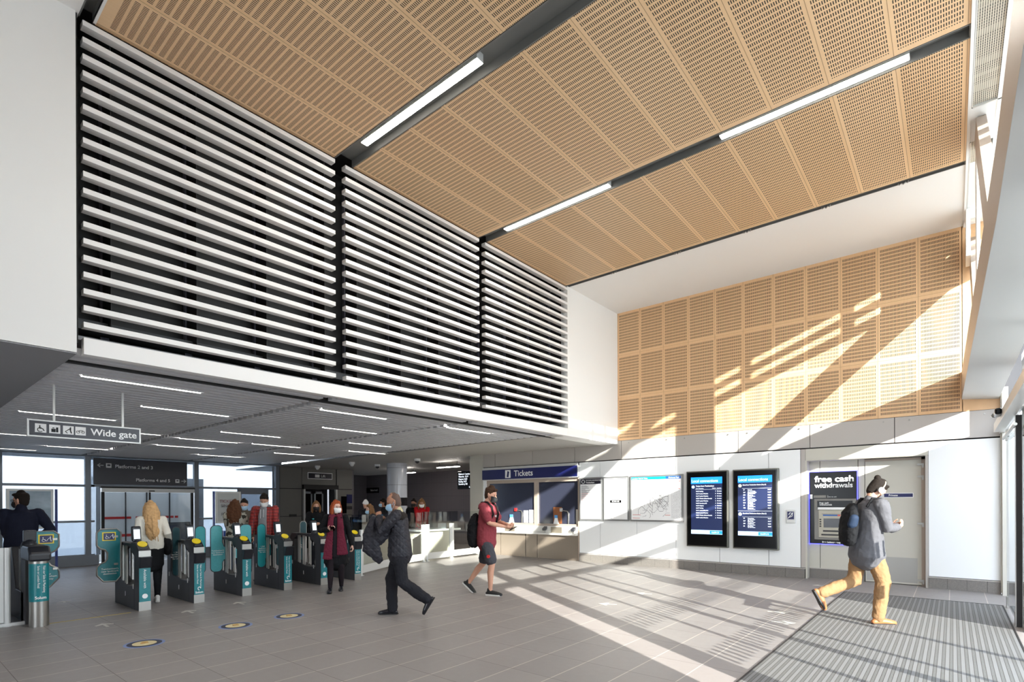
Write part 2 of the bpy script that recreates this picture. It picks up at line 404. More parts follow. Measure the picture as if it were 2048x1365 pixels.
struct('wall_right', MB().box(.60, .70, -4, 3.15, 0, 3.25).box(.48, .60, -4, 2.0, 3.77, 6.5), M_WHITE)
struct('column_1', box(.67, .74, 8.64, 9.18, -.1, 3.2), M_BEIGEM)
struct('column_2', MB().box(.245, .275, 8.9, 9.44, 3.77, ZC).box(.18, .235, 11.32, 11.85, 5.5, ZC), M_WHITE)  # column blade, and a plate by the wall enlarged to block sun slits
struct('column_3', MB().box(.625, .70, 11.80, YT, 0, 3.40).box(.612, .625, 11.9, YT, .03, 3.3), M_BPANEL)
for i, yc in enumerate((2.4, 6.0, 9.6)):
    p = [(yc - .30, 3.77), (yc + .30, 3.77), (yc + 3.33, ZC), (yc + 2.73, ZC)]
    p = [(a, c) for a, c in p]
    if i == 2: p = [(9.3, 3.77), (9.9, 3.77), (YT, 5.54), (YT, 6.05)]
    struct('beam_%d' % (i + 2), MB().prism(p, 'X', .235, .33), M_BEIGEM)
# clerestory glass with transoms, overhang with gaps and two fascia rails
struct('window_2', MB().box(.478, .484, 2.0, YT, 3.77, ZC), M_GLASS)
struct('window_3', MB().box(.625, .631, 3.15, 8.6, 2.80, 3.25), M_GLASS)
b = MB(); b.box(1.10, 1.14, -2, 14, 5.99, 6.14); b.box(1.10, 1.14, -2, 14, 5.67, 5.86); b.box(1.08, 1.16, -2, 14, 6.28, 6.75)  # two rails, and an upstand added to block sun coming over the overhang
b.box(1.10, 1.13, -2, 5.30, 5.67, 6.28); b.box(1.10, 1.13, 5.3, 6.15, 5.85, 6.0)  # solid stretches added to close the sun slits along here
for yy in (6.85, 7.43, 9.9, 11.02): b.box(1.09, 1.12, yy - .64, yy - .51, 5.67, 6.28)
y = 1.0
while y < 8.3: b.box(.48, 1.1, y, y + .9, 6.28, 6.33); y += 1.1
y = 8.45
while y < 12.6: b.box(.30, 1.1, y, y + .30, 6.28, 6.33); y += .62
struct('roof_1', b, M_WHITE)
struct('trim_4', MB().box(.185, .46, 8.47, 9.27, ZC - .01, ZC + .04).box(.42, .48, 1, YT, ZC - .02, ZC + .2).box(.185, .36, 11.8, YT, ZC - .005, ZC + .04), M_WHITE)
M_MESH = mat('ceiling_grille_mesh', (.8, .77, .7), .5)
g = NG(M_MESH); P, x, y, z = g.xyz()
s1 = g.band(x, .018, 0, 0, .0075); s2 = g.band(y, .04, 0, 0, .024); n = g.noise(P, 2.0, 3, (.05, 3.5, 1))
hole = g.m('MULTIPLY', s1, s2); dk = g.m('MULTIPLY', hole, g.m('GREATER_THAN', n, .46))
c = g.mix(s1, lin((.84, .81, .74)), lin((.58, .55, .50))); c = g.mix(dk, c, lin((.13, .12, .11)))
M_MESH.node_tree.links.new(c, M_MESH.node_tree.nodes['Principled BSDF'].inputs['Base Color'])
for i, (y0, y1, xx) in enumerate(((1.5, 8.47, .46), (9.27, 11.8, .35))):
    t = thing('ceiling_grille', ('long perforated metal grille beside the timber ceiling, nearer the camera', 'shorter perforated metal grille beside the ceiling, nearer the far wall')[i], 'grille', (.2, y0, ZC))
    box(.20, xx, y0, y1, ZC + .005, ZC + .02).build('mesh_panel', M_MESH, t); MB().box(.188, .20, y0, y1, ZC - .02, ZC + .03).box(.188, xx, y1 - .02, y1, ZC - .02, ZC + .03).build('edge_frame', M_ALU, t)
# exterior beyond the doors
M_SUNBLOCK = mat('sun_blocker_white', (.90, .91, .91), .5)
struct('wall_outside', box(2.2, 2.3, 8.0, 13, -.5, 3.26), M_SUNBLOCK)  # unseen wall added to block low sun beyond the doors
struct('wall_outside.001', MB().use(M_WPANEL).box(.72, 6, YT, YT + .1, .2, 3.2).use(M_GRAN).box(.72, 6, YT - .02, YT + .1, 0, .2))
# door leaf, header, sensor
t = thing('glass_sliding_door', 'clear glass sliding door leaf at the right edge beside the beige post', 'door', (.62, 9.1, 0))
box(.605, .617, 9.10, 10.60, .05, 2.58).build('glass_pane', M_GLASSE, t)
MB().box(.595, .627, 10.50, 10.60, .0, .16).box(.595, .627, 9.1, 9.22, .0, .16).box(.595, .627, 10.5, 10.6, 2.42, 2.58).build('patch_fitting', M_STEEL, t, bev=.004)
MB().cyl((.57, 10.55, 2.45), (.57, 8.6, 2.45), .018, 12).build('top_rail', M_STEEL, t, smooth=True)
t = thing('door_header', 'pale metal header rail running over the glass doors', 'rail', (.55, 9, 2.6)); box(.49, .60, 3.15, 11.05, 2.60, 2.73).build('rail_box', M_ALU, t, bev=.004)
t = thing('motion_sensor', 'black motion sensor on the header above the glass doors', 'sensor', (.47, 9.4, 2.73)); box(.42, .49, 9.25, 9.62, 2.66, 2.74).build('housing', M_BLKG, t, bev=.02)
MB().cyl((.43, 9.62, 2.69), (.43, 9.70, 2.69), .03, 14).build('lens', M_STEEL, t, smooth=True)
t = thing('door_frame_post', 'dark edged glass door frame post at the far right edge', 'post', (.64, 9.05, 0)); MB().box(.60, .66, 8.98, 9.06, 0, 2.6).build('frame', M_GASK, t); MB().box(.592, .60, 9.0, 9.04, 0, 2.6).build('cover_strip', M_ALU, t)
# safety bars printed on the glass, seen through their striped shadows
b = MB()
for y0, y1 in ((3.98, 5.34), (5.50, 7.0), (7.10, 8.6)):
    for z0, z1 in ((.84, 1.00), (1.36, 1.56)):
        y = y0
        while y < y1:
            b.box(.634, .637, y, y + .05, z0, z1); y += .115
gl = thing('entrance_window', 'clear glass front right of the doormat with two rows of safety bars', 'window', (.63, 4, 0))
box(.626, .632, 3.92, 8.62, 0.02, 2.62).build('glass_pane', M_GLASSE, gl); o = b.build('safety_marking', M_FRAME, gl); o['kind'] = 'stuff'
# doormat
M_MATM = mat('entrance_matting', (.5, .5, .48), .7)
g = NG(M_MATM); P, x, y, z = g.xyz()
bar = g.band(x, .058, 0, 0, .028); gap = g.band(x, .058, 0, .028, .033); gap2 = g.band(x, .058, 0, .053, .058)
n = g.noise(P, 170, 3)
cp = g.mix(n, lin((.28, .28, .275)), lin((.47, .465, .45))); c = g.mix(bar, cp, lin((.47, .465, .46))); c = g.mix(g.m('MAXIMUM', gap, gap2), c, lin((.26, .24, .23)))
tr = M_MATM.node_tree; tr.links.new(c, tr.nodes['Principled BSDF'].inputs['Base Color'])
t = thing('entrance_mat', 'large ribbed grey entrance mat set in floor by the doors', 'mat', (-.4, 7.7, 0))
box(-1.42, .555, 3.4, 10.635, .001, .008).build('ribbed_surface', M_MATM, t)
MB().box(-1.435, -1.42, 3.4, 10.65, .001, .011).box(.555, .57, 3.4, 10.65, .001, .011).box(-1.42, .555, 10.635, 10.65, .001, .011).build('edge_trim', M_GASK, t)
# unseen hall rear: opening added for fill light, wall shaped to block sun
b = MB()
for x in (-6.4, -4.6, -2.9, -1.1, .5): b.box(x, x + .08, -4.05, -3.95, 0, ZC)
b.box(-6.4, .6, -4.05, -3.95, 2.9, 3.0)
struct('wall_front', MB().box(XL - .3, .7, -4.2, -4.06, 3.0, ZC + .3).box(-3.2, .7, -4.2, -4.06, 0, 3.0), M_WHITE)
struct('rear_fill_window', b, M_FRAME)

# ------------------------------------------------------------------ low hall under the louvres
struct('ceiling', box(-24, XL + .018, -4, 1.30, 2.990, 2.999), M_SOFF)
struct('ceiling', box(-24, XL - .1, 1.25, 10.3, 3.16, 3.2), M_SOFF)
M_LS = mat('light_grey_ceiling', (.70, .69, .67), .6)
b = MB(); b.prism([(-24, 10.28), (-24, 20), (-10.5, 20), (-10.5, YT + .02), (XL - .1, YT + .02), (XL - .1, 9.55)], 'Z', 3.01, 3.04)
struct('ceiling', b, M_LS)
for y0, y1, xe in ((1.32, 4.08, -19.8), (4.22, 6.92, -19.8), (7.08, 9.55, -19.8)):
    b = MB(); x = XL - .102
    while x > xe:
        b.box(x - .105, x, y0, y1, 3.012, 3.075); x -= .19
    o = b.build('ceiling', M_BAFF); o['kind'] = 'structure'
LS = [(-7.60, 1.57, 'first row behind the louvres, nearest the camera'), (-11.2, 1.54, 'above the wide gate sign'), (-9.3, 2.63, 'between the wide gate sign and the louvres'), (-15.0, 1.2, 'far left beyond the wide gate sign'),
      (-12.9, 2.75, 'just right of the wide gate sign'), (-19.0, 1.7, 'over the left back windows'), (-17.35, 2.9, 'nearest the platforms sign, left'), (-7.55, 4.51, 'behind the middle louvre screen'), (-9.3, 5.6, 'above the yellow gate readers'),
      (-11.4, 4.6, 'over the third gate lane'), (-13.2, 4.45, 'over the automatic door approach'), (-11.2, 7.45, 'over the ticket barrier line'), (-13.1, 6.0, 'in front of the lift'), (-7.5, 7.15, 'behind the last louvre screen'), (-12.95, 8.6, 'nearest the round column'),
      (-15.1, 4.6, 'over the platforms sign'), (-17.2, 6.3, 'over the masked couple'), (-15, 7.5, 'left of the lift sign')]
for x, y, s in LS:
    t = thing('slim_ceiling_light', 'slim glowing light between grey baffles, ' + s, 'light', (x, y, 3.01), 'slim lights in the baffle ceiling')
    box(x - .022, x + .022, y, y + 1.25, 3.006, 3.06).build('diffuser', M_LEDS, t); MB().box(x - .036, x - .03, y, y + 1.25, 3.0, 3.07).box(x + .03, x + .036, y, y + 1.25, 3.0, 3.07).build('housing', M_ALU, t)
# back glazing
XB = -20.3
FZB = fz(XB)
b = MB()
for y in (-3, -1.3, .5, 2.3, 4.27, 7.29, 10.18): b.box(XB - .1, XB + .04, y, y + .14, FZB, 3.0)
b.box(XB - .1, XB + .06, -3.1, 10.4, 3.0, 3.3)
for z, h in ((2.08, .07), (1.0, .06), (-.03, .06)): b.box(XB - .05, XB + .03, -3, 4.5, z, z + h); b.box(XB - .05, XB + .03, 7.3, 10.3, z, z + h)
b.box(XB - .05, XB + .03, 4.4, 7.3, 2.09, 2.15)
b.box(XB - .05, XB + .05, -3, 4.6, FZB, 0.0); b.box(XB - .05, XB + .05, 7.3, 10.3, FZB, 0.0)
struct('window_5', b, M_FRAME)
struct('window_6', MB().box(XB - .02, XB - .01, -3, 4.65, 0, 3.0).box(XB - .02, XB - .01, 7.3, 10.2, 0, 3.0).box(XB - .02, XB - .01, 4.4, 7.3, 2.1, 3.0), M_GLASSB)
# platform beyond the glass
M_PAL = mat('pale_platform_wall', (.80, .86, .90), .6)
# lift wall and side hall
M_LIFTW = mat('lift_wall_panel', (.46, .45, .43), .5)
M_PURP = mat('purple_grey_tile', (.44, .42, .44), .4)
g = NG(M_PURP); P, x, y, z = g.xyz()
li = g.m('MAXIMUM', g.band(x, .11, 0, 0, .008), g.band(z, .62, 0, 0, .008)); c = g.mix(li, lin((.43, .41, .43)), lin((.30, .29, .30)))
M_PURP.node_tree.links.new(c, M_PURP.node_tree.nodes['Principled BSDF'].inputs['Base Color'])
b = MB(); b.use(M_LIFTW)
for y0, y1, zz in ((10.34, 11.25, ((FZB, 1.03), (1.05, 2.13), (2.16, 3.0))), (11.27, 12.80, ((2.32, 3.0),)), (12.85, 13.6, ((FZB, 1.03), (1.05, 2.13), (2.16, 3.0)))):
    for z0, z1 in zz: b.box(XB - .1, XB + .02, y0, y1, z0, z1)
b.use(M_GASK); b.box(XB - .5, XB - .0, 10.3, 11.28, FZB, 3.0); b.box(XB - .5, XB - .0, 12.79, 13.6, FZB, 3.0); b.box(XB - .9, XB - .8, 11.2, 12.9, FZB, 3.0)
struct('wall_lift', b)
struct('wall_lift.001', MB().box(-24, XB, 13.6, 13.7, FZB, 3.05).box(-24, -10.3, 17.0, 17.2, FZB, 3.05).box(-24.2, -24, 13.6, 17.1, FZB, 3.05), M_PURP)
struct('wall_office', MB().box(-10.6, -10.5, YT + .9, 17.2, 0, 3.05).box(-10.6, -7.5, YT + .95, YT + 1.05, 0, 3.05), M_DGREY)
struct('wall_low_end', MB().box(-24, XL, -3.2, -3.05, -.4, 3.1), M_LS)
# shell closing the roof
struct('roof_2', box(-20.6, XL - .2, -5, 19, 3.3, 3.4), M_DGREY)
struct('wall_shell', MB().box(-7.2, -7.1, -4, 13, 3.3, 6.6).box(-7.2, .6, 12.4, 12.5, 2.6, 6.6).box(.6, 1.0, 12.1, 12.5, 2.66, 6.2), M_DGREY)
# ------------------------------------------------------------------ ticket office
t = thing('ticket_sign', 'long navy fascia sign reading Tickets above the ticket windows', 'sign', (-9.6, YT, 2.38))
box(-11.05, -7.64, YT - .06, YT + .02, 2.24, 2.53).build('sign_board', M_NAVY, t); MB().box(-11.05, -7.62, YT - .05, YT + .02, 2.53, 2.60).box(-11.05, -7.62, YT - .05, YT + .02, 2.215, 2.24).box(-7.64, -7.62, YT - .062, YT + .02, 2.215, 2.6).build('sign_frame', M_ALU, t)
text(t, 'Tickets', (-9.80, YT - .062, 2.385), .235, 'S', align='LEFT', bold=.003)
MB().use(M_TXT).box(-10.13, -9.93, YT - .066, YT - .06, 2.27, 2.50).use(M_NAVY).prism([(-10.07, 2.30), (-10.0, 2.29), (-9.975, 2.45), (-10.04, 2.475)], 'Y', YT - .068, YT - .066).build('ticket_icon', None, t)
M_TGL = mat('blue_grey_office_glass', (.20, .21, .27), .12, spec=.8)
t = thing('ticket_window', 'wide dark ticket office window with two panes and steel frame', 'window', (-9.3, YT + .12, .95))
b = MB()
for x0, x1 in ((-10.93, -9.15), (-9.02, -7.64)): pass
box(-10.88, -9.15, YT + .10, YT + .12, .95, 2.13).build('pane', M_TGL, t); box(-9.02, -7.66, YT + .10, YT + .12, .95, 2.13).build('pane', M_TGL, t)
MB().box(-10.98, -10.88, YT + .04, YT + .14, .9, 2.2).box(-9.15, -9.02, YT + .04, YT + .14, .9, 2.2).box(-10.95, -7.62, YT + .03, YT + .14, 2.12, 2.22).box(-10.95, -7.62, YT + .05, YT + .14, .90, .96).box(-7.665, -7.62, YT - .0, YT + .3, 0, 2.22).build('frame', M_BEIGEM, t)
t = thing('ticket_counter', 'pale ticket counter with steel front panels under the office windows', 'counter', (-9.3, YT, 0))
M_CTR = mat('counter_top', (.85, .84, .82), .4)
box(-10.94, -7.67, YT - .12, YT + .03, .665, .715).build('counter_top', M_CTR, t, bev=.004)
MB().box(-10.94, -7.67, YT + .0, YT + .03, .715, .90).build('upstand', M_CTR, t)
for x0, x1 in ((-10.9, -10.35), (-10.34, -9.42), (-9.40, -9.0), (-8.99, -7.66)): box(x0, x1 - .01, YT - .02, YT + .01, 0.0, .665).build('front_panel', mat('bronze_steel', (.56, .51, .46), .35, .4), t)
M_TRAY = mat('steel_tray', (.60, .56, .50), .45, .6)
for x, s in ((-10.0, 'left'), (-8.35, 'right')):
    q = thing('card_tray', 'brown steel speech grille and tray on the ' + s + ' half of the ticket counter', 'tray', (x, YT + .05, .72), 'counter trays'); MB().box(x - .18, x + .18, YT - .02, YT - .002, .72, .88).build('grille', M_TRAY, q)
    q.location.z = .715
    for c in q.children: c.matrix_local = Matrix.Translation((-x, -(YT + .05), -.715))
M_BLU = mat('sanitiser_blue', (.30, .58, .82), .4)
for x, s in ((-10.02, 'left'), (-8.42, 'right')):
    q = thing('hand_gel_stand', 'small white stand with blue top on the ' + s + ' ticket counter', 'stand', (x, YT + .1, .95), 'gel stands on the counter')
    MB().prism([(x - .09, .95), (x + .09, .95), (x + .04, 1.13), (x - .04, 1.13)], 'Y', YT + .07, YT + .10).build('stand', M_WPANEL, q); box(x - .045, x + .045, YT + .06, YT + .10, 1.12, 1.20).build('blue_label', M_BLU, q)
for x, s, c in ((-9.62, 'red tipped bent microphone lamp on the left ticket counter', (.75, .15, .15)), (-8.02, 'bent steel microphone lamp on the right ticket counter', (.75, .75, .75))):
    q = thing('microphone', s, 'microphone', (x, YT + .08, .95)); MB().tube([(x, YT + .08, .95), (x, YT + .08, 1.25), (x - .03, YT + .08, 1.31), (x - .2, YT + .08, 1.33)], .012).build('gooseneck', M_STEEL, q, smooth=True); box(x - .27, x - .2, YT + .06, YT + .11, 1.30, 1.39).build('head', mat('mic%s' % s[0], c, .4), q)
for x0, x1, z1, m, s in ((-9.56, -9.40, 1.32, M_WPANEL, 'white notice in the ticket window, left of the pair'), (-9.36, -9.18, 1.34, M_WPANEL, 'white notice in the ticket window beside the steel mullion'), (-8.52, -8.24, 1.42, mat('orange_notice', (.55, .33, .18), .6), 'orange brown notice in the right ticket window'), (-7.78, -7.67, 1.36, M_BPANEL, 'cream notice at the right end of the ticket window')):
    q = box(x0, x1, YT + .085, YT + .095, .97, z1).build('window_notice', m); tag(q, s, 'notice')
M_KEY = mat('payment_pad', (.22, .22, .24), .4)
for x, s in ((-8.72, 'dark card payment pad on the middle of the ticket counter'), (-7.78, 'dark card payment pad at the right end of the counter')):
    q = thing('card_reader', s, 'card reader', (x, YT - .02, .715)); MB().cyl((x, YT - .02, .715), (x, YT - .02, .78), .02, 10).build('stem', M_STEEL, q); MB().prism([(YT - .09, .77), (YT + .03, .82), (YT + .02, .90), (YT - .10, .83)], 'X', x - .05, x + .05).build('keypad', M_KEY, q, bev=.005)
struct('column_4', MB().box(-11.62, -11.07, YT - .0, YT + .35, -.1, 3.01), M_BPANEL); struct('wall_back.004', MB().box(-11.07, -10.95, YT + .01, YT + .04, 0, 2.24), M_WPANEL)
b = MB().box(-11.25, -11.19, YT - .015, YT, 1.93, 2.02).build('wall_switch', M_ALU); b.location.x = .33; tag(b, 'small steel switch plate beside ticket windows, below Tickets sign', 'switch')
# ------------------------------------------------------------------ posters
def poster(name, label, x0, x1, z0=1.08, z1=2.195):
    t = thing(name, label, 'poster', (x0, YT, z0)); box(x0, x1, YT - .055, YT, z0, z1).build('frame', mat('poster_frame_silver', (.60, .60, .60), .35, .6), t, bev=.004); box(x0 + .035, x1 - .035, YT - .058, YT - .05, z0 + .04, z1 - .04).build('sheet', M_TXT, t); return t
t = poster('station_poster', 'narrow station information poster with dark navy header, beside the ticket windows', -7.58, -6.90)
MB().box(-7.545, -6.935, YT - .060, YT - .057, 2.02, 2.155).build('header', M_DNAVY, t)
text(t, 'STATION INFORMATION', (-7.38, YT - .062, 2.115), .042, 'S', align='LEFT'); text(t, 'Twickenham', (-7.38, YT - .062, 2.06), .05, 'S', align='LEFT', bold=.001)
MB().tube([(-7.46 + .045 * math.cos(a * .524), YT - .061, 2.087 + .045 * math.sin(a * .524)) for a in range(12)], .006, 6, True).build('round_logo', M_TXT, t)
M_PRT = mat('grey_print', (.45, .44, .46), .6); M_PRTR = mat('red_print', (.80, .32, .30), .6)
b = MB()
rr = random.Random(3)
for i in range(46): z = 1.98 - i * .0175; b.use(M_PRTR if i > 9 and i % 3 == 0 else M_PRT); b.box(-7.52, -7.52 + rr.uniform(.12, .3), YT - .0595, YT - .0585, z, z + .007)
b.build('small_print', None, t)
t = poster('notice_poster', 'white poster with black SCAN ME label', -6.87, -6.16)
MB().box(-6.67, -6.36, YT - .0595, YT - .058, 1.535, 1.60).build('black_label', M_BLKG, t); text(t, 'SCAN ME', (-6.515, YT - .061, 1.567), .05, 'S', bold=.001)
MB().box(-6.83, -6.20, YT - .0595, YT - .058, 2.13, 2.15).box(-6.78, -6.24, YT - .0595, YT - .0585, 1.90, 1.903).box(-6.75, -6.55, YT - .0595, YT - .0585, 1.17, 1.18).box(-6.75, -6.62, YT - .0595, YT - .0585, 1.14, 1.15).build('print', M_PRT, t)
b = MB()
for (a, c, z0, z1) in ((-6.68, -6.35, 1.61, 1.613), (-6.68, -6.35, 1.855, 1.858), (-6.68, -6.677, 1.61, 1.858), (-6.353, -6.35, 1.61, 1.858)): b.box(a, c, YT - .0595, YT - .0585, z0, z1)
b.build('print_outline', M_PRT, t)
t = poster('rail_map', 'wide network map poster with turquoise header band', -6.12, -4.79)
M_TURQ = mat('turquoise', (.05, .62, .75), .4); M_BLUB = mat('map_blue', (.10, .35, .66), .4)
MB().use(M_TURQ).box(-6.08, -5.2, YT - .060, YT - .057, 2.09, 2.155).use(M_BLUB).box(-5.2, -4.83, YT - .060, YT - .057, 2.09, 2.155).build('header_band', None, t)
text(t, 'London Rail & Tube', (-6.06, YT - .062, 2.12), .05, 'S', align='LEFT'); text(t, 'National Rail', (-4.87, YT - .062, 2.12), .05, 'S', align='RIGHT')
b = MB(); b.use(M_PRT)
def seg(x0, z0, x1, z1, w=.0035):
    d = Vector((x1 - x0, 0, z1 - z0)); n = Vector((-d.z, 0, d.x)).normalized() * w; y = YT - .0597
    b.add([(x0 + n.x, y, z0 + n.z), (x1 + n.x, y, z1 + n.z), (x1 - n.x, y, z1 - n.z), (x0 - n.x, y, z0 - n.z)], [(0, 1, 2, 3)])
for i in range(64):
    x, z = rr.gauss(-5.55, .22), rr.gauss(1.55, .19); a = rr.choice([0, 0, .785, -.785, 1.57, 2.356])
    for k in range(4):
        l = rr.uniform(.03, .13); x2 = x + l * math.cos(a); z2 = z + l * math.sin(a)
        if -6.05 < min(x, x2) and max(x, x2) < -5.1 and 1.15 < min(z, z2) and max(z, z2) < 2.02: seg(x, z, x2, z2, rr.choice((.0022, .003, .004)))
        x, z = x2, z2; a += rr.choice((-.785, .785, 0))
for k in range(7):
    for j in range(38): z = 1.18 + j * .018; seg(-5.06 + k * .035, z, -5.06 + k * .035 + rr.uniform(.012, .028), z, .002)
b.use(M_PRTR)
for z, x0, x1 in ((1.24, -6.05, -5.84), (1.16, -6.05, -5.86), (1.24, -5.22, -5.09), (2.03, -5.05, -4.85), (1.86, -5.05, -4.85)): seg(x0, z, x1, z, .005)
b.build('map_lines', None, t)
# ------------------------------------------------------------------ departure screens
M_SCR = mat('screen_navy', (.10, .14, .27), .3, emit=.55); M_SCRB = mat('screen_blue', (.10, .50, .93), .3, emit=.9); M_SCRL = mat('screen_light_blue', (.68, .82, .97), .3, emit=.8); M_SCRT = mat('screen_text', (.9, .93, .97), .4, emit=.9)
M_SCRF = mat('screen_bezel', (.055, .045, .045), .12, spec=.6); M_SCRE = mat('screen_edge', (.45, .45, .42), .3, .6)
def screen(label, x0, x1, rows):
    t = thing('information_screen', label, 'screen', (x0, YT, .55)); D = YT - .10
    MB().prism([(x0, .54), (x1, .54), (x1, 2.24), (x0, 2.24)], 'Y', D, YT).build('casing', M_SCRE, t, bev=.012)
    box(x0 + .022, x1 - .022, D - .006, D, .565, 2.215).build('bezel', M_SCRF, t)
    box(x0 + .045, x1 - .045, D - .009, D - .006, .585, 2.195).build('inner_frame', M_BLKG, t)
    a, c = x0 + .115, x1 - .115; y = D - .011; z0, z1 = .83, 2.10; y2 = y - .002; y3 = y - .003
    box(a, c, y, D - .006, z0, z1).build('display', M_SCR, t)
    box(a, c, y2, y, 1.955, z1).build('header_bar', M_SCRB, t); box(a, c, y2, y, z0, z0 + .09).build('footer_bar', M_SCRL, t); box(c - .27, c, y3, y2, z0 + .01, z0 + .08).build('clock_tab', M_SCRB, t)
    text(t, 'Local connections', (a + .012, y3, 2.015), .088, 'S', M_SCRT, 'LEFT', wsc=.92)
    text(t, '16:09:31', (c - .24, y3 - .002, z0 + .042), .052, 'S', M_SCRT, 'LEFT')
    if rows == 'trains':
        text(t, 'Trains from Twickenham', (a + .11, y3, 1.90), .042, 'S', M_SCRT, 'LEFT', bold=.0006, wsc=.95)
        MB().cyl((a + .05, y3, 1.885), (a + .05, y, 1.885), .034, 20).build('train_icon', M_SCRL, t)
        L = ['Reading', 'London Waterloo', 'London Waterloo', 'Windsor & Eton Riverside', 'London Waterloo', 'Strawberry Hill', 'Kingston', 'Reading', 'London Waterloo', 'London Waterloo', 'Windsor & Eton Riverside', 'London Waterloo']
        T = ['16:13', '16:14', '16:17', '16:22', '16:25', '16:30', '16:33', '16:37', '16:41', '16:46', '16:52', '16:55']
        text(t, 'Time  Destination', (a + .11, y3, 1.85), .024, 'S', M_SCRT, 'LEFT'); text(t, 'Platform   Expected', (c - .02, y3, 1.85), .024, 'S', M_SCRT, 'RIGHT')
        MB().box(a + .1, c - .01, y2, y, 1.825, 1.828).build('rule', M_SCRT, t)
        text(t, '\n'.join(T), (a + .11, y3, 1.80), .033, 'S', M_SCRT, 'LEFT', 'TOP', line=1.62, bold=.0004); text(t, '\n'.join(L), (a + .195, y3, 1.80), .033, 'S', M_SCRT, 'LEFT', 'TOP', line=1.62, wsc=.78, bold=.0004)
        text(t, '\n'.join('%d' % (2 + i % 4) for i in range(12)), (c - .15, y3, 1.80), .033, 'S', M_SCRT, 'LEFT', 'TOP', line=1.62); text(t, '\n'.join(['On time'] * 12), (c - .015, y3, 1.80), .031, 'S', M_SCRT, 'RIGHT', 'TOP', line=1.72, wsc=.9, bold=.0004)
    else:
        for zt, n, s in ((1.905, 8, 'B'), (1.30, 4, 'C')):
            text(t, 'Buses from Twickenham Station (Stop %s)' % s, (a + .10, y3, zt), .034, 'S', M_SCRT, 'LEFT', bold=.0006, wsc=.82)
            MB().cyl((a + .045, y3, zt - .015), (a + .045, y, zt - .015), .034, 20).build('bus_icon', mat('bus_icon', (.85, .9, .75), .4, emit=.6), t)
            MB().box(a + .09, c - .01, y2, y, zt - .075, zt - .072).build('rule', M_SCRT, t)
            D1 = ['Fulwell', 'Hammersmith', 'Kingston', 'Fulwell', 'Hammersmith', 'Kingston', 'Mortlake', 'Hampton', 'Hounslow', 'Mortlake', 'Heathrow', 'Mortlake']
            text(t, '\n'.join(['33', '267', '281', '33', '267', 'R70', '33', '110'][:n]), (a + .11, y3, zt - .09), .030, 'S', M_SCRT, 'LEFT', 'TOP', line=1.83, bold=.0006)
            text(t, '\n'.join(D1[:n] if n == 8 else D1[8:]), (a + .20, y3, zt - .09), .030, 'S', M_SCRT, 'LEFT', 'TOP', line=1.83, bold=.0006)
            text(t, '\n'.join(['Via Town Centre'] * n), (a + .20, y3, zt - .122), .021, 'S', M_SCRT, 'LEFT', 'TOP', line=2.61, bold=.0004)
            text(t, '\n'.join(['16:%02d' % (13 + 4 * i) for i in range(n)]), (c - .02, y3, zt - .09), .030, 'S', M_SCRT, 'RIGHT', 'TOP', line=1.83, bold=.0006)
        MB().box(a, c, y2, y, 1.35, 1.354).build('rule', M_SCRT, t)
    return t
screen('tall black screen headed Local connections listing trains, left of the pair', -4.69, -3.77, 'trains')
screen('tall black screen headed Local connections listing two groups of buses, right of the pair', -3.67, -2.76, 'buses')
t = thing('help_point', 'small induction loop sign plate on the white wall by the cash machine', 'sign', (-2.55, YT, 1.12)); box(-2.635, -2.46, YT - .03, YT, 1.11, 1.375).build('plate', M_ALU, t, bev=.01)
box(-2.61, -2.485, YT - .034, YT - .03, 1.185, 1.345).build('blue_square', M_NAVY, t); MB().tube([(-2.59, YT - .037, 1.22), (-2.52, YT - .037, 1.25), (-2.51, YT - .037, 1.31), (-2.56, YT - .037, 1.32), (-2.58, YT - .037, 1.28)], .008, 6).tube([(-2.6, YT - .037, 1.20), (-2.5, YT - .037, 1.33)], .006, 6).build('ear_symbol', M_TXT, t)
# ------------------------------------------------------------------ cash machine, private door
YR = YT + .23
t = thing('cash_machine', 'black wall cash machine headed free cash withdrawals with blue glow', 'cash machine', (-1.85, YR, .71))
box(-2.245, -1.43, YR - .05, YR, .70, 2.14).build('surround', M_BLKG, t, bev=.006)
M_GLOW = mat('blue_led_edge', (.28, .28, 1.0), .4, emit=3)
MB().box(-2.255, -1.42, YR - .012, YR - .002, .69, .70).box(-2.255, -1.42, YR - .012, YR - .002, 2.14, 2.15).box(-2.255, -2.245, YR - .012, YR - .002, .69, 2.15).box(-1.43, -1.42, YR - .012, YR - .002, .69, 2.15).build('blue_edge_light', M_GLOW, t)
text(t, 'free cash', (-2.15, YR - .052, 1.99), .165, 'S', align='LEFT', bold=.004, wsc=1.13); text(t, 'withdrawals', (-2.15, YR - .052, 1.865), .135, 'S', align='LEFT', bold=.003, wsc=1.0)
text(t, 'free balance enquiries', (-2.02, YR - .052, .735), .042, 'S', align='LEFT', bold=.002, wsc=1.1)
M_ATMG = mat('machine_grey', (.50, .49, .47), .4, .3); M_ATML = mat('machine_cream', (.72, .70, .64), .45)
box(-2.16, -1.44, YR - .065, YR - .05, .78, 1.60).build('fascia', M_ATMG, t, bev=.01); box(-2.08, -1.5, YR - .08, YR - .065, .83, 1.38).build('inner_fascia', M_ATML, t, bev=.015)
box(-2.10, -1.5, YR - .09, YR - .05, 1.40, 1.56).build('top_sign', M_BLKG, t); text(t, 'free cash\nwithdrawals', (-2.06, YR - .092, 1.50), .045, 'S', align='LEFT', bold=.001, line=.8)
box(-2.09, -1.5, YR - .10, YR - .05, 1.385, 1.43).build('light_bar', M_TXT, t)
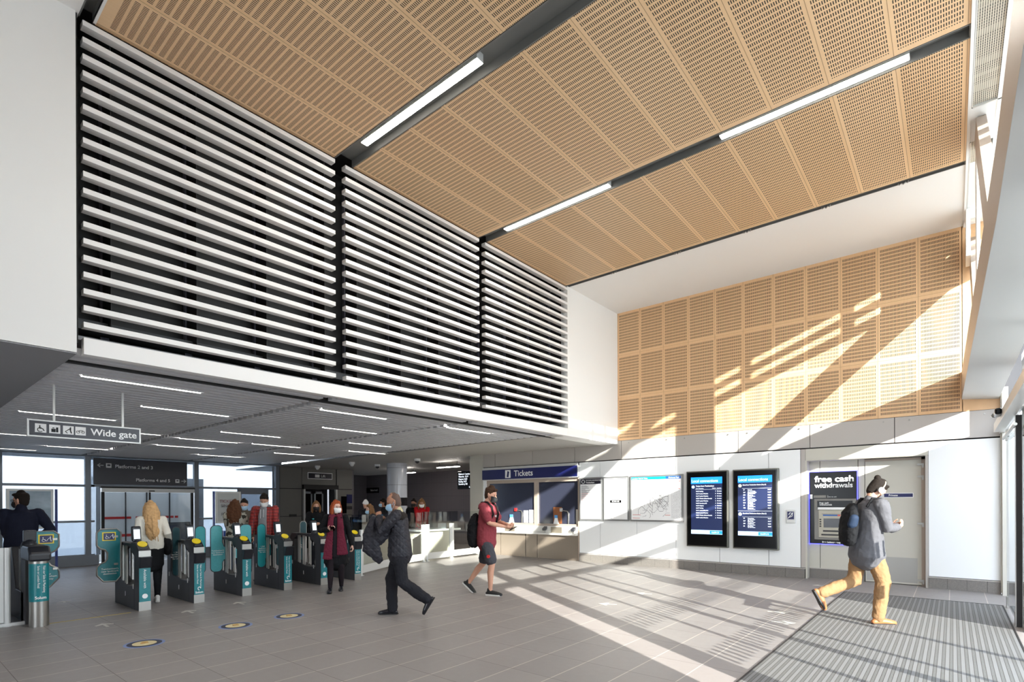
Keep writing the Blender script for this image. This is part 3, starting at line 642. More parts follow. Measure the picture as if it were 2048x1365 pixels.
text(t, 'Free to use', (-1.85, YR - .052, 1.64), .035, 'S'); MB().box(-2.17, -1.95, YR - .053, YR - .05, 1.62, 1.67).box(-1.93, -1.91, YR - .053, YR - .05, 1.62, 1.67).build('label_strip', M_ATMG, t); box(-2.235, -2.19, YR - .053, YR - .05, 1.60, 1.69).build('white_tab', M_TXT, t)
box(-1.99, -1.62, YR - .084, YR - .078, 1.03, 1.21).build('display', mat('machine_display', (.13, .13, .14), .2, emit=.1), t)
b = MB()
for k in range(4): b.box(-2.06, -2.03, YR - .09, YR - .075, 1.04 + .045 * k, 1.065 + .045 * k)
b.build('side_button', M_DGREY, t); MB().box(-2.0, -1.6, YR - .088, YR - .078, .945, .975).box(-2.03, -1.66, YR - .088, YR - .078, .87, .90).build('slot', M_DGREY, t)
MB().use(M_BLUB).box(-2.0, -1.75, YR - .083, YR - .078, 1.26, 1.285).use(M_PRTR).box(-1.75, -1.7, YR - .083, YR - .078, 1.26, 1.285).use(M_DGREY).box(-2.02, -1.65, YR - .083, YR - .078, 1.295, 1.30).build('card_logos', None, t)
t = thing('private_door', 'beige door with navy Private strip and steel kick plate', 'door', (-.85, YR + .02, 0))
box(-1.30, -.44, YR - .005, YR + .03, .01, 2.31).build('door_leaf', M_BPANEL, t, bev=.002); box(-1.28, -.50, YR - .009, YR - .005, .04, .50).build('kick_plate', M_STEEL, t)
MB().box(-.44, -.378, YR - .02, YR + .03, 0, 2.35).box(-1.31, -.378, YR - .02, YR + .03, 2.31, 2.35).build('door_frame', M_BEIGEM, t)
for z in (2.20, 1.98, 1.12, .08): MB().box(-.50, -.40, YR - .03, YR - .004, z, z + .035).box(-.43, -.40, YR - .035, YR - .004, z - .045, z + .035).build('hinge', M_STEEL, t)
box(-1.16, -.555, YR - .008, YR - .004, 1.615, 1.70).build('sign_border', M_TXT, t); box(-1.15, -.565, YR - .011, YR - .008, 1.625, 1.69).build('sign_strip', M_NAVY, t); text(t, 'Private', (-.86, YR - .0125, 1.657), .05, 'S', bold=.001)
# ------------------------------------------------------------------ hanging and wall signs
M_ICO = mat('icon_white', (.88, .88, .88), .5)
XS = -8.46
t = thing('hanging_sign', 'hanging dark sign with four icons reading Wide gate', 'sign', (XS, 1.8, 2.6))
z0, z1 = 2.36, 2.57
box(XS - .03, XS + .02, 1.23, 2.38, z0, z1).build('sign_frame', M_ALU, t, bev=.003); box(XS + .02, XS + .024, 1.25, 2.36, z0 + .018, z1 - .018).build('sign_face', M_DNAVY, t)
text(t, 'Wide gate', (XS + .026, 1.835, 2.465), .118, 'E', align='LEFT', bold=.002)
for y in (1.48, 2.18): box(XS - .015, XS + .005, y - .012, y + .012, z1, 3.06).build('hanging_rod', M_ALU, t)
for i, y in enumerate((1.30, 1.43, 1.56, 1.68)):
    MB().box(XS + .024, XS + .027, y, y + .105, 2.415, 2.52).build('icon_tile', M_ICO, t, bev=.004)
    b = MB(); X = XS + .029; c = y + .052
    if i == 0: b.tube([(X, c + .025 * math.cos(a * .5) - .004, 2.447 + .025 * math.sin(a * .5)) for a in range(2, 12)], .004, 6); b.tube([(X, c - .008, 2.50), (X, c - .008, 2.462), (X, c + .018, 2.462), (X, c + .032, 2.435)], .005, 6)
    elif i == 1: b.box(X - .002, X, y + .02, y + .06, 2.43, 2.47).box(X - .002, X, y + .064, y + .085, 2.43, 2.49).box(X - .002, X, y + .03, y + .05, 2.475, 2.485)
    elif i == 2: b.tube([(X, c + .02, 2.505), (X, c + .02, 2.465), (X, c + .03, 2.43)], .006, 6); b.tube([(X, c + .02, 2.49), (X, c - .01, 2.465), (X, c - .03, 2.45), (X, c - .01, 2.43)], .004, 6)
    else:
        for q in (-.024, .024): b.tube([(X, c + q + .016 * math.cos(a * .628), 2.455 + .016 * math.sin(a * .628)) for a in range(10)], .0025, 5, True)
        b.tube([(X, c - .024, 2.455), (X, c - .006, 2.478), (X, c + .016, 2.478), (X, c + .024, 2.455)], .0025, 5)
    b.build('icon', M_BLKG, t)
t = thing('platform_sign', 'wide dark sign reading Platforms 2 and 3, Platforms 4 and 5', 'sign', (XB + .06, 5.7, 2.15))
box(XB + .04, XB + .10, 4.46, 7.04, 2.16, 2.97).build('sign_board', M_DNAVY, t)
text(t, 'Platforms 2 and 3', (XB + .105, 5.0, 2.73), .145, 'E', align='LEFT', bold=.002); text(t, 'Platforms 4 and 5', (XB + .105, 5.55, 2.32), .137, 'E', align='LEFT', bold=.002)
def arrow(b, X, y, z, d, s=.075, r=.010): b.tube([(X, y - d * s, z), (X, y + d * s, z)], r, 6); b.tube([(X, y + d * s * .1, z + s * .75), (X, y + d * s, z), (X, y + d * s * .1, z - s * .75)], r, 6)
b = MB(); arrow(b, XB + .105, 4.63, 2.75, -1); arrow(b, XB + .105, 6.93, 2.32, 1, .07); b.build('arrow', M_TXT, t)
MB().use(M_ICO).box(XB + .10, XB + .104, 4.77, 4.91, 2.68, 2.82).box(XB + .10, XB + .104, 6.68, 6.80, 2.26, 2.38).use(M_DNAVY).box(XB + .104, XB + .107, 4.80, 4.88, 2.73, 2.79).box(XB + .104, XB + .107, 6.71, 6.77, 2.31, 2.35).build('train_icon', None, t)
# automatic door under it
t = thing('automatic_door', 'wide automatic glass doors under the platforms sign', 'door', (XB, 5.9, FZB))
box(XB - .02, XB + .12, 4.63, 7.28, 2.05, 2.10).build('dark_lintel', M_GASK, t); box(XB - .02, XB + .14, 4.66, 7.25, 1.93, 2.05).build('header', M_ALU, t)
MB().box(XB, XB + .06, 4.66, 4.74, FZB, 1.93).box(XB, XB + .06, 7.17, 7.25, FZB, 1.93).box(XB, XB + .04, 5.93, 5.98, FZB, 1.93).build('door_frame', M_GASK, t)
box(XB + .01, XB + .02, 4.74, 5.93, FZB + .02, 1.92).build('glass_leaf', M_GLASSD, t); box(XB + .01, XB + .02, 5.98, 7.17, FZB + .02, 1.92).build('glass_leaf', M_GLASSD, t); box(XB + .14, XB + .16, 5.9, 6.06, 1.96, 1.99).build('sensor', M_BLKG, t)
t = thing('train', 'white train side with red dashes seen through the automatic doors', 'train', (-24.6, 6, -.6)); M_TRN = mat('train_white', (.86, .86, .85), .3)
box(-25.4, -24.6, 5.5, 9.2, -.6, 2.6).build('body', M_TRN, t); b = MB()
for k in range(9): b.box(-24.6, -24.59, 6.75 + k * .17, 6.87 + k * .17, .98, 1.07)
b.box(-24.6, -24.59, 5.7, 6.6, .98, 1.07).box(-24.6, -24.59, 6.2, 8.0, .30, .40); b.build('red_stripe', mat('train_red', (.75, .18, .16), .4), t); b = MB()
for y in (6.4, 7.1, 7.9): b.box(-24.6, -24.58, y, y + .04, -.3, 2.3)
b.build('door_gap', M_GASK, t); box(-24.6, -24.585, 7.3, 9.0, .0, .8).build('window', mat('train_window', (.28, .29, .31), .15), t)
# poster cases by the back glazing
def case(y0, y1, label, sheet, z0=.95, z1=1.93, X=-17.4, side=1):
    t = thing('poster_case', label, 'poster', (X, y0, fz(X))); box(X, X + .05, y0, y1, z0, z1).build('frame', M_ALU, t, bev=.005); box(X + .05, X + .055, y0 + .06, y1 - .05, z0 + .05, z1 - .05).build('sheet', sheet, t)
    yp = y1 + .03 if side > 0 else y0 - .07
    box(X, X + .05, yp, yp + .05, fz(X), z1).build('post', mat('blue_post', (.16, .22, .52), .4), t); return t
M_PB = mat('blue_poster', (.40, .55, .68), .3); g = NG(M_PB); P, x, y, z = g.xyz(); nn = g.noise(P, 2.2, 6, (1, 1, 2.5))
M_PB.node_tree.links.new(g.mix(g.m('MULTIPLY', nn, 1.1), lin((.20, .36, .50)), lin((.80, .88, .93))), M_PB.node_tree.nodes['Principled BSDF'].inputs['Base Color'])
case(2.15, 3.02, 'blue wave poster in silver case behind the man at the left', M_PB)
t = case(6.83, 7.58, 'pale crinkled poster in silver case behind the curly haired woman', mat('pale_poster', (.72, .74, .74), .3), side=-1)
M_RB = mat('red_blue_print', (.60, .38, .42), .5)
for s, z, m in (('TICKETS', 1.62, M_RB), ('SINGLE', 1.48, M_PRT), ('PLEASE', 1.22, M_PRT)): text(t, s, (-17.33, 7.18, z), .13, 'E', m)
t = thing('equipment_box', 'low blue box below the pale poster case', 'box', (-17.3, 7.1, -.3)); box(-17.35, -17.05, 6.95, 7.75, -.3, .72).build('casing', mat('box_blue', (.10, .26, .60), .4), t, bev=.01); box(-17.05, -17.04, 7.2, 7.5, .5, .6).build('label_plate', M_ALU, t)
t = thing('platform_door', 'grey framed glazed door in the back windows beside the lift wall', 'door', (XB, 9.3, FZB)); MB().box(XB + .04, XB + .09, 8.72, 8.86, FZB, 2.08).box(XB + .04, XB + .09, 9.72, 9.86, FZB, 2.08).box(XB + .04, XB + .09, 8.86, 9.72, 1.9, 2.08).build('door_frame', M_FRAME, t); box(XB + .05, XB + .06, 8.86, 9.72, FZB, 1.9).build('pane', M_GLASSB, t)
# lift
t = thing('lift_sign', 'dark sign with white border reading Lift above the lift doors', 'sign', (XB + .03, 12.1, 2.6)); box(XB + .02, XB + .05, 11.50, 12.62, 2.55, 2.82).build('sign_border', M_TXT, t); box(XB + .05, XB + .055, 11.53, 12.59, 2.58, 2.79).build('sign_face', M_DNAVY, t)
text(t, 'Lift', (XB + .06, 12.08, 2.68), .16, 'E', align='LEFT'); box(XB + .055, XB + .06, 11.82, 12.02, 2.62, 2.74).build('lift_icon', M_ICO, t)
t = thing('lift', 'glazed lift doors with dark header in the grey panelled wall', 'lift', (XB, 12.05, FZB)); box(XB + .02, XB + .14, 11.28, 12.86, 2.13, 2.31).build('header', M_GASK, t)
MB().box(XB - .02, XB + .10, 11.30, 11.37, FZB, 2.13).box(XB - .02, XB + .10, 12.76, 12.83, FZB, 2.13).build('door_jamb', M_ALU, t)
for y0, y1 in ((11.45, 11.85), (11.95, 12.35)):
    o = MB().box(XB - .25, XB - .22, y0, y0 + .06, FZB, 2.05).box(XB - .25, XB - .22, y1 - .06, y1, FZB, 2.05).box(XB - .25, XB - .22, y0, y1, 1.95, 2.05).build('door_leaf', M_FRAME, t); box(XB - .24, XB - .23, y0 + .06, y1 - .06, FZB, 1.95).build('glass', M_BLKG, o)
M_BRL = mat('dark_plate', (.20, .19, .19), .4)
for y0, y1, z0, z1, m, nm, lb, ct in ((10.72, 11.02, 1.02, 1.12, M_BRL, 'wall_plate', 'small dark plate on the wall left of the lift', 'plate'), (13.05, 13.30, 1.12, 1.85, M_BLKG, 'lift_call_point', 'tall black lift control panel right of the lift doors', 'control panel'), (13.32, 13.58, 1.55, 1.93, M_NAVY, 'lift_notice', 'navy lift notice above a dark plate, right of the lift', 'notice'), (13.32, 13.58, 1.28, 1.42, M_BRL, 'wall_plate', 'small dark plate below the navy lift notice', 'plate')):
    tag(box(XB + .02, XB + .05, y0, y1, z0, z1).build(nm, m), lb, ct)
t = thing('direction_sign', 'long black wall sign reading Platforms 4 and 5 beside the round column', 'sign', (-24, 17, 2.1)); Y2 = 17.0
box(-25.3 + 1.35, -22.95, Y2 - .06, Y2, 2.08, 2.36).build('sign_board', M_BLKG, t); text(t, 'Platforms 4 and 5', (-22.98, Y2 - .065, 2.22), .14, 'S', M_ICO, 'RIGHT', wsc=.62)
# dark wall sign and departures board by the pillar
t = thing('departure_board', 'black departure monitor with white lines beside the beige pillar', 'screen', (-12.3, 12.6, 2.2)); XA, YA = -13.15, 13.0
box(XA, XA + 1.2, YA, YA + .12, 2.02, 2.62).build('casing', M_BLKG, t, bev=.01); text(t, 'Platform 2  London\nWaterloo  16:14\nKingston 16:33\nReading 16:37\nStrawberry Hill', (XA + .06, YA - .003, 2.57), .085, 'S', M_SCRT, 'LEFT', 'TOP', wsc=.8); text(t, '16:09', (XA + .65, YA - .003, 2.08), .09, 'S', M_SCRT); text(t, 'Due\n16:12\n16:20\n16:31\n16:44', (XA + .85, YA - .003, 2.57), .085, 'S', M_SCRT, 'LEFT', 'TOP')
MB().box(XA + .55, XA + .60, YA + .04, YA + .09, 2.62, 3.02).build('hanging_rod', M_ALU, t)
M_LEDT = mat('strip_tube', (1, .97, .94), .5, emit=30)
# round tiled column
CX, CY = -15.85, 12.55
M_COLT = mat('white_column_tile', (.80, .81, .83), .15); g = NG(M_COLT); P, x, y, z = g.xyz()
an = g.m('ARCTAN2', g.m('SUBTRACT', y, CY), g.m('SUBTRACT', x, CX)); l = g.m('MAXIMUM', g.band(an, .1309, 0, 0, .012), g.band(z, .62, .35, 0, .012)); dk = g.m('MULTIPLY', g.m('GREATER_THAN', z, 1.45), g.m('LESS_THAN', z, 1.75))
c = g.mix(l, lin((.80, .81, .84)), lin((.45, .45, .48))); c = g.mix(dk, c, lin((.16, .15, .16))); M_COLT.node_tree.links.new(c, M_COLT.node_tree.nodes['Principled BSDF'].inputs['Base Color'])
struct('column_5', MB().cyl((CX, CY, -.35), (CX, CY, 3.02), .37, 48), M_COLT, smooth=True)
for i, (x, y) in enumerate(((-19.0, 11.2), (-16.4, 11.0), (-16.7, 12.3), (-13.6, 11.6))):
    t = thing('ceiling_camera', 'white dome camera on the low ceiling, ' + ('above the lift sign', 'left of the round column', 'close against the left side of the round column', 'between the round column and the monitor')[i], 'camera', (x, y, 3.0), 'dome cameras')
    MB().cyl((x, y, 2.93), (x, y, 3.015), .10, 20).build('base', M_WPANEL, t, smooth=True); MB().ball((x, y, 2.92), .07).build('dome', M_WPANEL if i < 2 else M_DGREY, t, smooth=True)
for i, (x, y, l) in enumerate(((-18.6, 14.6, 1.3), (-14.4, 13.2, 1.1), (-12.6, 14.2, 1.1))):
    t = thing('strip_light', 'thin hanging strip light ' + ('left of the round column', 'right of the round column', 'beside the beige pillar')[i], 'light', (x, y, 2.9), 'strip lights over the side hall')
    box(x, x + l, y, y + .08, 2.83, 2.90).build('housing', M_GASK, t); box(x, x + l, y - .01, y + .07, 2.81, 2.83).build('tube', M_LEDT, t); MB().cyl((x + .1, y + .04, 2.9), (x + .1, y + .04, 3.01), .008, 8).cyl((x + l - .1, y + .04, 2.9), (x + l - .1, y + .04, 3.01), .008, 8).build('hanger', M_GASK, t)
# ------------------------------------------------------------------ ticket gates
GX = -9.12
def rrect(y0, y1, z0, z1, r, n=6):
    p = []
    for cy, cz, a0 in ((y1 - r, z1 - r, 0), (y0 + r, z1 - r, 90), (y0 + r, z0 + r, 180), (y1 - r, z0 + r, 270)):
        for k in range(n + 1): a = R(a0 + 90 * k / n); p.append((cy + r * math.cos(a), cz + r * math.sin(a)))
    return p
def paddle_shape(y0, y1, z0, z1, tongue):
    """rounded leaf whose hinge tab reaches tongue metres beyond y1 (or y0 when negative)"""
    r = min(.07, (y1 - y0) / 2 - .001); s = rrect(y0, y1, z0, z1, r)
    zc = .68
    if tongue > 0:
        i = 0
        head = [p for p in s]
        a = [(y1, zc - .16), (y1 + .03, zc - .11), (y1 + tongue, zc - .10), (y1 + tongue, zc + .10), (y1 + .03, zc + .12), (y1, zc + .2)]
        return a[:] + s
    if tongue < 0:
        n = len(s) // 2
        a = [(y0, zc + .2), (y0 - .03, zc + .12), (y0 + tongue, zc + .10), (y0 + tongue, zc - .10), (y0 - .03, zc - .11), (y0, zc - .16)]
        return s[:n] + a + s[n:]
    return s
def gate(i, y, label, words, paddles, reader=True):
    x = GX - .05 * (y - 3.5); t = thing('ticket_gate', label, 'ticket gate', (x, y, 0), 'ticket gates in a row')
    hw = .076
    MB().use(M_CAB).prism([(x - .20, 0), (x - 1.15, 0), (x - 1.15, .42), (x - .98, .42), (x - .55, .33), (x - .20, .33)], 'Y', y - hw, y + hw).build('base', None, t, bev=.006)
    MB().prism([(x - .20, 0), (x - .005, 0), (x - .005, .80), (x - .005, .87), (x - .17, .985), (x - .32, .985), (x - .44, .93), (x - .20, .78)], 'Y', y - hw, y + hw).build('front_pillar', M_CAB, t, bev=.006)
    MB().prism([(x - 1.15, .40), (x - .98, .40), (x - .98, .84), (x - .88, .90), (x - .88, .96), (x - 1.08, .96), (x - 1.15, .88)], 'Y', y - hw, y + hw).box(x - .9, x - .42, y - .045, y + .045, .90, .96).build('rear_pillar', M_CAB, t, bev=.006)
    b = MB()
    for dx in (.60, .66, .78, .84): b.box(x - dx - .012, x - dx + .012, y - hw + .005, y - hw + .025, .34, .92).box(x - dx - .012, x - dx + .012, y + hw - .025, y + hw - .005, .34, .92)
    b.build('upright_bars', M_STEEL, t)
    b = MB()
    for dx, z in ((.25, .30), (.25, .74), (1.05, .34), (1.05, .72), (.62, .16)): b.box(x - dx - .012, x - dx + .012, y - hw - .003, y - hw, z, z + .07)
    b.build('sensor_eye', M_ICO, t)
    MB().box(x - .005, x + .004, y - hw + .006, y + hw - .006, .13, .62).build('front_label', M_TEAL, t)
    box(x - .005, x + .003, y - hw, y + hw, .0, .13).build('steel_foot', M_STEEL, t); box(x - .005, x + .006, y - hw, y + hw, .785, .87).build('steel_band', M_STEEL, t)
    MB().prism([(x - .02, .62), (x + .035, .62), (x + .085, .785), (x - .02, .785)], 'Y', y - hw + .004, y + hw - .004).build('ticket_mouth', M_BLKP, t, bev=.006)
    MB().prism([(x + .006, .872), (x - .155, .992), (x - .17, .985), (x - .005, .862)], 'Y', y - hw + .003, y + hw - .003).build('reader_top', M_BLKP, t)
    n = Vector((.12, 0, .161)).normalized(); c = Vector((x - .105, y, .962)); MB().cyl(c - n * .004, c + n * .004, .062, 24).build('yellow_reader', M_YEL, t, smooth=True)
    c2 = Vector((x - .03, y, .905)); MB().box(x - .045, x - .015, y - .05, y + .05, .893, .912).build('reader_display', M_DGREY, t)
    lines = words.split('|')
    for k, s in enumerate(lines): text(t, s, (x + .006, y + (.022 - .045 * k if len(lines) > 1 else 0), .600), .034 if len(lines) > 1 else .05, 'Edown', align='LEFT', wsc=.98)
    if len(lines) > 1:
        text(t, 'Solum', (x + .006, y, .165), .045, 'E', bold=.001); MB().tube([(x + .006, y + .02 * math.cos(a * .785), .225 + .025 * math.sin(a * .785)) for a in range(7)], .006, 6).build('round_logo', M_TXT, t)
    else: MB().cyl((x + .004, y, .21), (x + .007, y, .21), .035, 20).build('round_logo', M_TXT, t)
    if reader:
        yr = y - .0
        MB().ball((x - .36, yr, .90), (.085, .07, .13)).build('reader_body', M_BLKP, t, smooth=True); o = MB().prism([(x - .335, .99), (x - .40, 1.0), (x - .43, 1.20), (x - .40, 1.22), (x - .365, 1.20)], 'Y', yr - .058, yr + .058).build('reader_head', M_BLKP, t, bev=.01)
        MB().prism([(x - .3365, 1.03), (x - .334, 1.03), (x - .3585, 1.17), (x - .361, 1.17)], 'Y', yr - .04, yr + .04).build('reader_screen', M_TEX, o)
    for (y0, y1, tg, dx, mm, wd) in paddles:
        X = x - dx; o = MB().prism(paddle_shape(y + y0, y + y1, .37, 1.17, tg), 'X', X - .006, X + .006).build('paddle', mm, t)
        s = paddle_shape(y + y0, y + y1, .37, 1.17, tg)
        MB().tube([(X, p[0], p[1]) for p in s], .008, 6, True).build('paddle_edge', M_DGREY, o, world=True)
        if wd:
            text(o, wd, (X + .009, y + (y0 + y1) / 2 + (.02 if tg > 0 else 0), .70), .036, 'E', align='CENTER', ay='CENTER', line=.95)
    return t
TW = "Twickenham's\nnew landmark\ndestination"; AP = '1,263\nbedroom\napartments\nfor sale'
V = 'Visit our Sales & Marketing|Suite on London Road'; AV = 'Available with'
M_PTEAL = mat('light_teal_paddle', (.33, .66, .68), .3, var=(40, .15)); M_PT2 = mat('teal_paddle', (.12, .56, .58), .3, var=(40, .15)); M_PTD = mat('dark_teal_paddle', (.06, .25, .28), .3)
gate(0, 2.60, 'ticket gate right of the wide lane, beside the accessible glass paddle', AV, [])
gate(1, 3.34, 'ticket gate just right of the blonde woman', V, [(-.13, -.02, 0, .74, M_PTD, AP), (.21, .37, -.1, .74, M_PT2, None)])
gate(2, 4.09, 'ticket gate with the widest pale teal paddle, left of the couple', AV, [(-.29, -.10, .10, .72, M_PTEAL, TW), (.22, .42, -.1, .76, M_PTEAL, None)])
gate(3, 4.83, 'ticket gate in front of the man in the red jacket', V, [(-.21, -.06, .1, .72, M_PT2, AP), (.17, .27, 0, .76, M_PTD, None)])
gate(4, 5.57, 'ticket gate left of the woman with the burgundy scarf', AV, [])
gate(5, 6.34, 'ticket gate at the far end beside the glass barrier', V, [(.16, .32, 0, .76, M_TEALD, None)])
# narrow dark paddle between gates 4 and 5 stands on gate 4's row
t4 = bpy.data.objects['ticket_gate.004']
X = GX - .1 - .95; s = paddle_shape(5.60, 5.74, .37, 1.19, 0); o = MB().prism(s, 'X', X - .006, X + .006).build('paddle', M_PTD, t4); MB().tube([(X, p[0], p[1]) for p in s], .008, 6, True).build('paddle_edge', M_STEEL, o); text(o, AP, (X + .01, 5.67, .7), .03, 'E')
# wide lane paddles with steel tube frames
def wide(t, pts, X, icon_y, words, wy, iz=1.06):
    o = MB().prism(pts, 'X', X - .006, X + .006).build('paddle', M_TEAL, t); MB().tube([(X, p[0], p[1]) for p in pts], .013, 8, True).build('tube_frame', M_STEEL, o, smooth=True)
    MB().use(M_YEL).box(X + .006, X + .012, icon_y - .085, icon_y + .085, iz - .065, iz + .065).use(M_NAVY).box(X + .012, X + .015, icon_y - .07, icon_y + .07, iz - .052, iz + .052).build('icon_panel', None, o)
    b = MB(); q = X + .017; c = icon_y
    b.tube([(q, c - .03 + .016 * math.cos(a * .5), iz - .018 + .016 * math.sin(a * .5)) for a in range(2, 12)], .0035, 6); b.tube([(q, c - .035, iz + .03), (q, c - .035, iz), (q, c - .015, iz - .005), (q, c - .005, iz - .03)], .004, 6)
    b.tube([(q, c + .045, iz + .035), (q, c + .045, iz), (q, c + .055, iz - .035)], .006, 6); b.tube([(q, c + .04, iz + .02), (q, c + .01, iz - .01), (q, c + .005, iz - .03)], .003, 6); b.build('icon', M_TXT, o)
    text(o, words, (X + .009, wy, .53), .038, 'E', line=.95)
    for z in (1.04, .62): MB().box(X - .015, X + .02, wy + .05, wy + .10, z, z + .03).build('clamp', M_STEEL, o)
g0 = bpy.data.objects['ticket_gate']; X = -9.9
pts = [(2.52, .45), (2.52, 1.12), (2.47, 1.17), (2.27, 1.17), (2.22, 1.12), (2.22, .93), (2.26, .88), (2.32, .86), (2.35, .81), (2.35, .72), (2.32, .67), (2.26, .65), (2.22, .60), (2.22, .48), (2.30, .38), (2.46, .37)]
wide(g0, pts, X, 2.37, TW, 2.38)
t = thing('wide_gate_post', 'round steel gate post with teal label at the far left', 'ticket gate', (-9.0, 1.42, 0)); px, py = -9.0, 1.42
MB().cyl((px, py, 0), (px, py, .32), .098, 32).build('steel_foot', M_STEEL, t, smooth=True); MB().cyl((px, py, .32), (px, py, .80), .099, 32).build('teal_sleeve', M_TEAL, t, smooth=True); MB().cyl((px, py, .80), (px, py, .83), .10, 32).build('steel_ring', M_STEEL, t, smooth=True)
MB().prism([(px + .10, .83), (px + .10, .93), (px + .02, 1.02), (px - .5, 1.02), (px - .5, .83)], 'Y', py - .11, py + .11).build('head', M_BLKP, t, bev=.025)
text(t, 'Visit our Sales & Marketing', (px + .103, py + .035, .775), .038, 'Edown', align='LEFT', wsc=.82); text(t, 'Suite on London Road', (px + .103, py - .02, .775), .038, 'Edown', align='LEFT', wsc=.82); text(t, 'Solum', (px + .105, py, .37), .05, 'E', bold=.001, wsc=.9)
MB().prism([(px - .35, 0), (px - 1.35, 0), (px - 1.35, .95), (px - 1.2, .95), (px - .9, .40), (px - .35, .40)], 'Y', py - .10, py + .10).build('cabinet', M_CAB, t, bev=.01)
MB().box(px - .5, px - .2, py - .1, py + .08, 0, .83).build('rear_pillar', M_CAB, t); MB().box(px - .62, px - .59, py - .09, py - .06, .3, .95).box(px - .72, px - .69, py - .09, py - .06, .3, .95).build('upright_bars', M_STEEL, t)
MB().ball((px - .42, py - .03, 1.0), (.09, .085, .10)).build('reader_body', M_BLKP, t, smooth=True); o = box(px - .46, px - .38, py - .09, py + .04, 1.06, 1.21).build('reader_head', M_BLKP, t, bev=.01); box(px - .382, px - .378, py - .07, py + .02, 1.10, 1.19).build('reader_screen', M_DGREY, o)
pts = [(1.50, .42), (1.50, 1.17), (1.72, 1.17), (1.78, 1.12), (1.78, .95), (1.74, .89), (1.69, .86), (1.66, .81), (1.66, .73), (1.69, .68), (1.76, .64), (1.78, .59), (1.78, .50), (1.68, .38), (1.58, .37)]
wide(t, pts, X, 1.64, 'Stay\nTwickenham\nRailway', 1.66)
t = thing('door_stop_bracket', 'small pale metal bracket on the floor beside the round gate post', 'bracket', (-9.25, 1.3, 0)); MB().box(-9.32, -9.26, 1.02, 1.32, 0, .04).prism([(1.0, .0), (1.06, .0), (1.02, .18), (.96, .18)], 'X', -9.40, -9.32).build('bracket', M_ALU, t)
# glass barrier left of the gates and right of them
def barrier(name, label, pts, hp=.98, hg=1.30, postr=.035, mid=None):
    t = thing(name, label, 'barrier', (pts[0][0], pts[0][1], 0))
    for (x, y) in pts: MB().cyl((x, y, 0), (x, y, hp), postr, 14).cyl((x, y, 0), (x, y, .012), postr * 1.9, 14).build('post', M_ALU, t, smooth=True)
    for (a, c) in zip(pts, pts[1:]):
        d = Vector((c[0] - a[0], c[1] - a[1], 0)); L = d.length; d.normalize(); n = Vector((-d.y, d.x, 0))
        def slab(u0, u1, z0, z1, th, m, nm):
            P = [Vector((a[0], a[1], 0)) + d * u for u in (u0, u1)]; v = [p + n * s * th for p in P for s in (-1, 1)]
            MB().add([(q.x, q.y, z0) for q in v] + [(q.x, q.y, z1) for q in v], [(0, 1, 3, 2), (4, 5, 7, 6), (0, 2, 6, 4), (1, 3, 7, 5), (0, 1, 5, 4), (2, 3, 7, 6)]).build(nm, m, t)
        slab(postr, L - postr, .05, .22, .015, M_ALU, 'bottom_rail'); slab(postr, L - postr, .22, hg, .006, M_GLASS, 'glass_panel'); slab(postr, postr + .05, .22, hp, .014, M_ALU, 'stile'); slab(L - postr - .05, L - postr, .22, hp, .014, M_ALU, 'stile')
    return t
barrier('glass_barrier', 'glass and aluminium barrier right of the ticket gates', [(-9.75, 6.75), (-10.38, 8.05), (-10.47, 8.2), (-10.72, 9.35), (-10.76, 9.5), (-10.86, 10.5), (-10.95, 11.75)])
t = barrier('glass_barrier', 'grey panelled barrier at the extreme left edge of the gates', [(-9.3, .2), (-9.3, 1.16)], hp=1.0, hg=1.15)
box(-9.36, -9.30, .2, 1.05, .25, 1.0).build('grey_panel', M_DGREY, t); 
# gateline assistant desks behind the barrier
M_DSK = mat('pale_desk', (.80, .77, .71), .4)
t = thing('staff_desk', 'pale staff desk with dark screen behind the barrier, by the seated woman', 'desk', (-11.9, 7.9, 0)); fx = fz(-12)
MB().prism([(-11.25, fx), (-10.85, fx), (-10.85, .78), (-11.25, .78)], 'Y', 7.3, 8.5).build('body', M_DSK, t, bev=.01); box(-11.3, -10.8, 7.2, 8.6, .78, .82).build('worktop', M_ALU, t); MB().box(-10.84, -10.82, 7.25, 8.2, .82, 1.28).build('screen_guard', M_GLASSD, t)
t = thing('desk_monitor', 'black monitor on the pale staff desk', 'monitor', (-11.05, 7.6, .82)); box(-11.07, -11.03, 7.35, 7.85, .88, 1.22).build('display', M_BLKG, t, bev=.005); box(-11.12, -10.98, 7.56, 7.64, .82, .88).build('stand', M_BLKG, t)
t = thing('staff_desk', 'cream staff desk behind the barrier, under the woman in red', 'desk', (-11.9, 10.4, 0))
MB().box(-12.3, -11.6, 10.0, 11.3, fx, .74).build('body', M_DSK, t); box(-12.4, -11.5, 9.9, 11.5, .74, .79).build('worktop', M_ALU, t); MB().box(-11.55, -11.53, 10.0, 11.4, .8, 1.30).build('screen_guard', M_GLASSD, t)
for i, (y, s) in enumerate(((10.9, 'white papers on the cream staff desk, in front of the woman in red'), (11.25, 'cardboard leaflet holder on the cream staff desk by the pillar'))):
    tag(box(-11.75, -11.6, y - .1, y + .08, .79, .79 + .16).build('leaflet_holder', (M_WPANEL, mat('cardboard', (.66, .55, .42), .7))[i]), s, 'leaflet holder')
t = thing('yellow_notice', 'yellow warning notice on the glass barrier behind the jacketed man', 'notice', (-10.4, 8.3, 1.1)); o = box(-.004, .004, 0, .2, 0, .22).build('sheet', M_YEL, None); o.parent = t; t.location = (-10.49, 8.3, 1.02)
o = box(.004, .006, .04, .16, .04, .17).build('print', M_BRL, None); o.parent = t
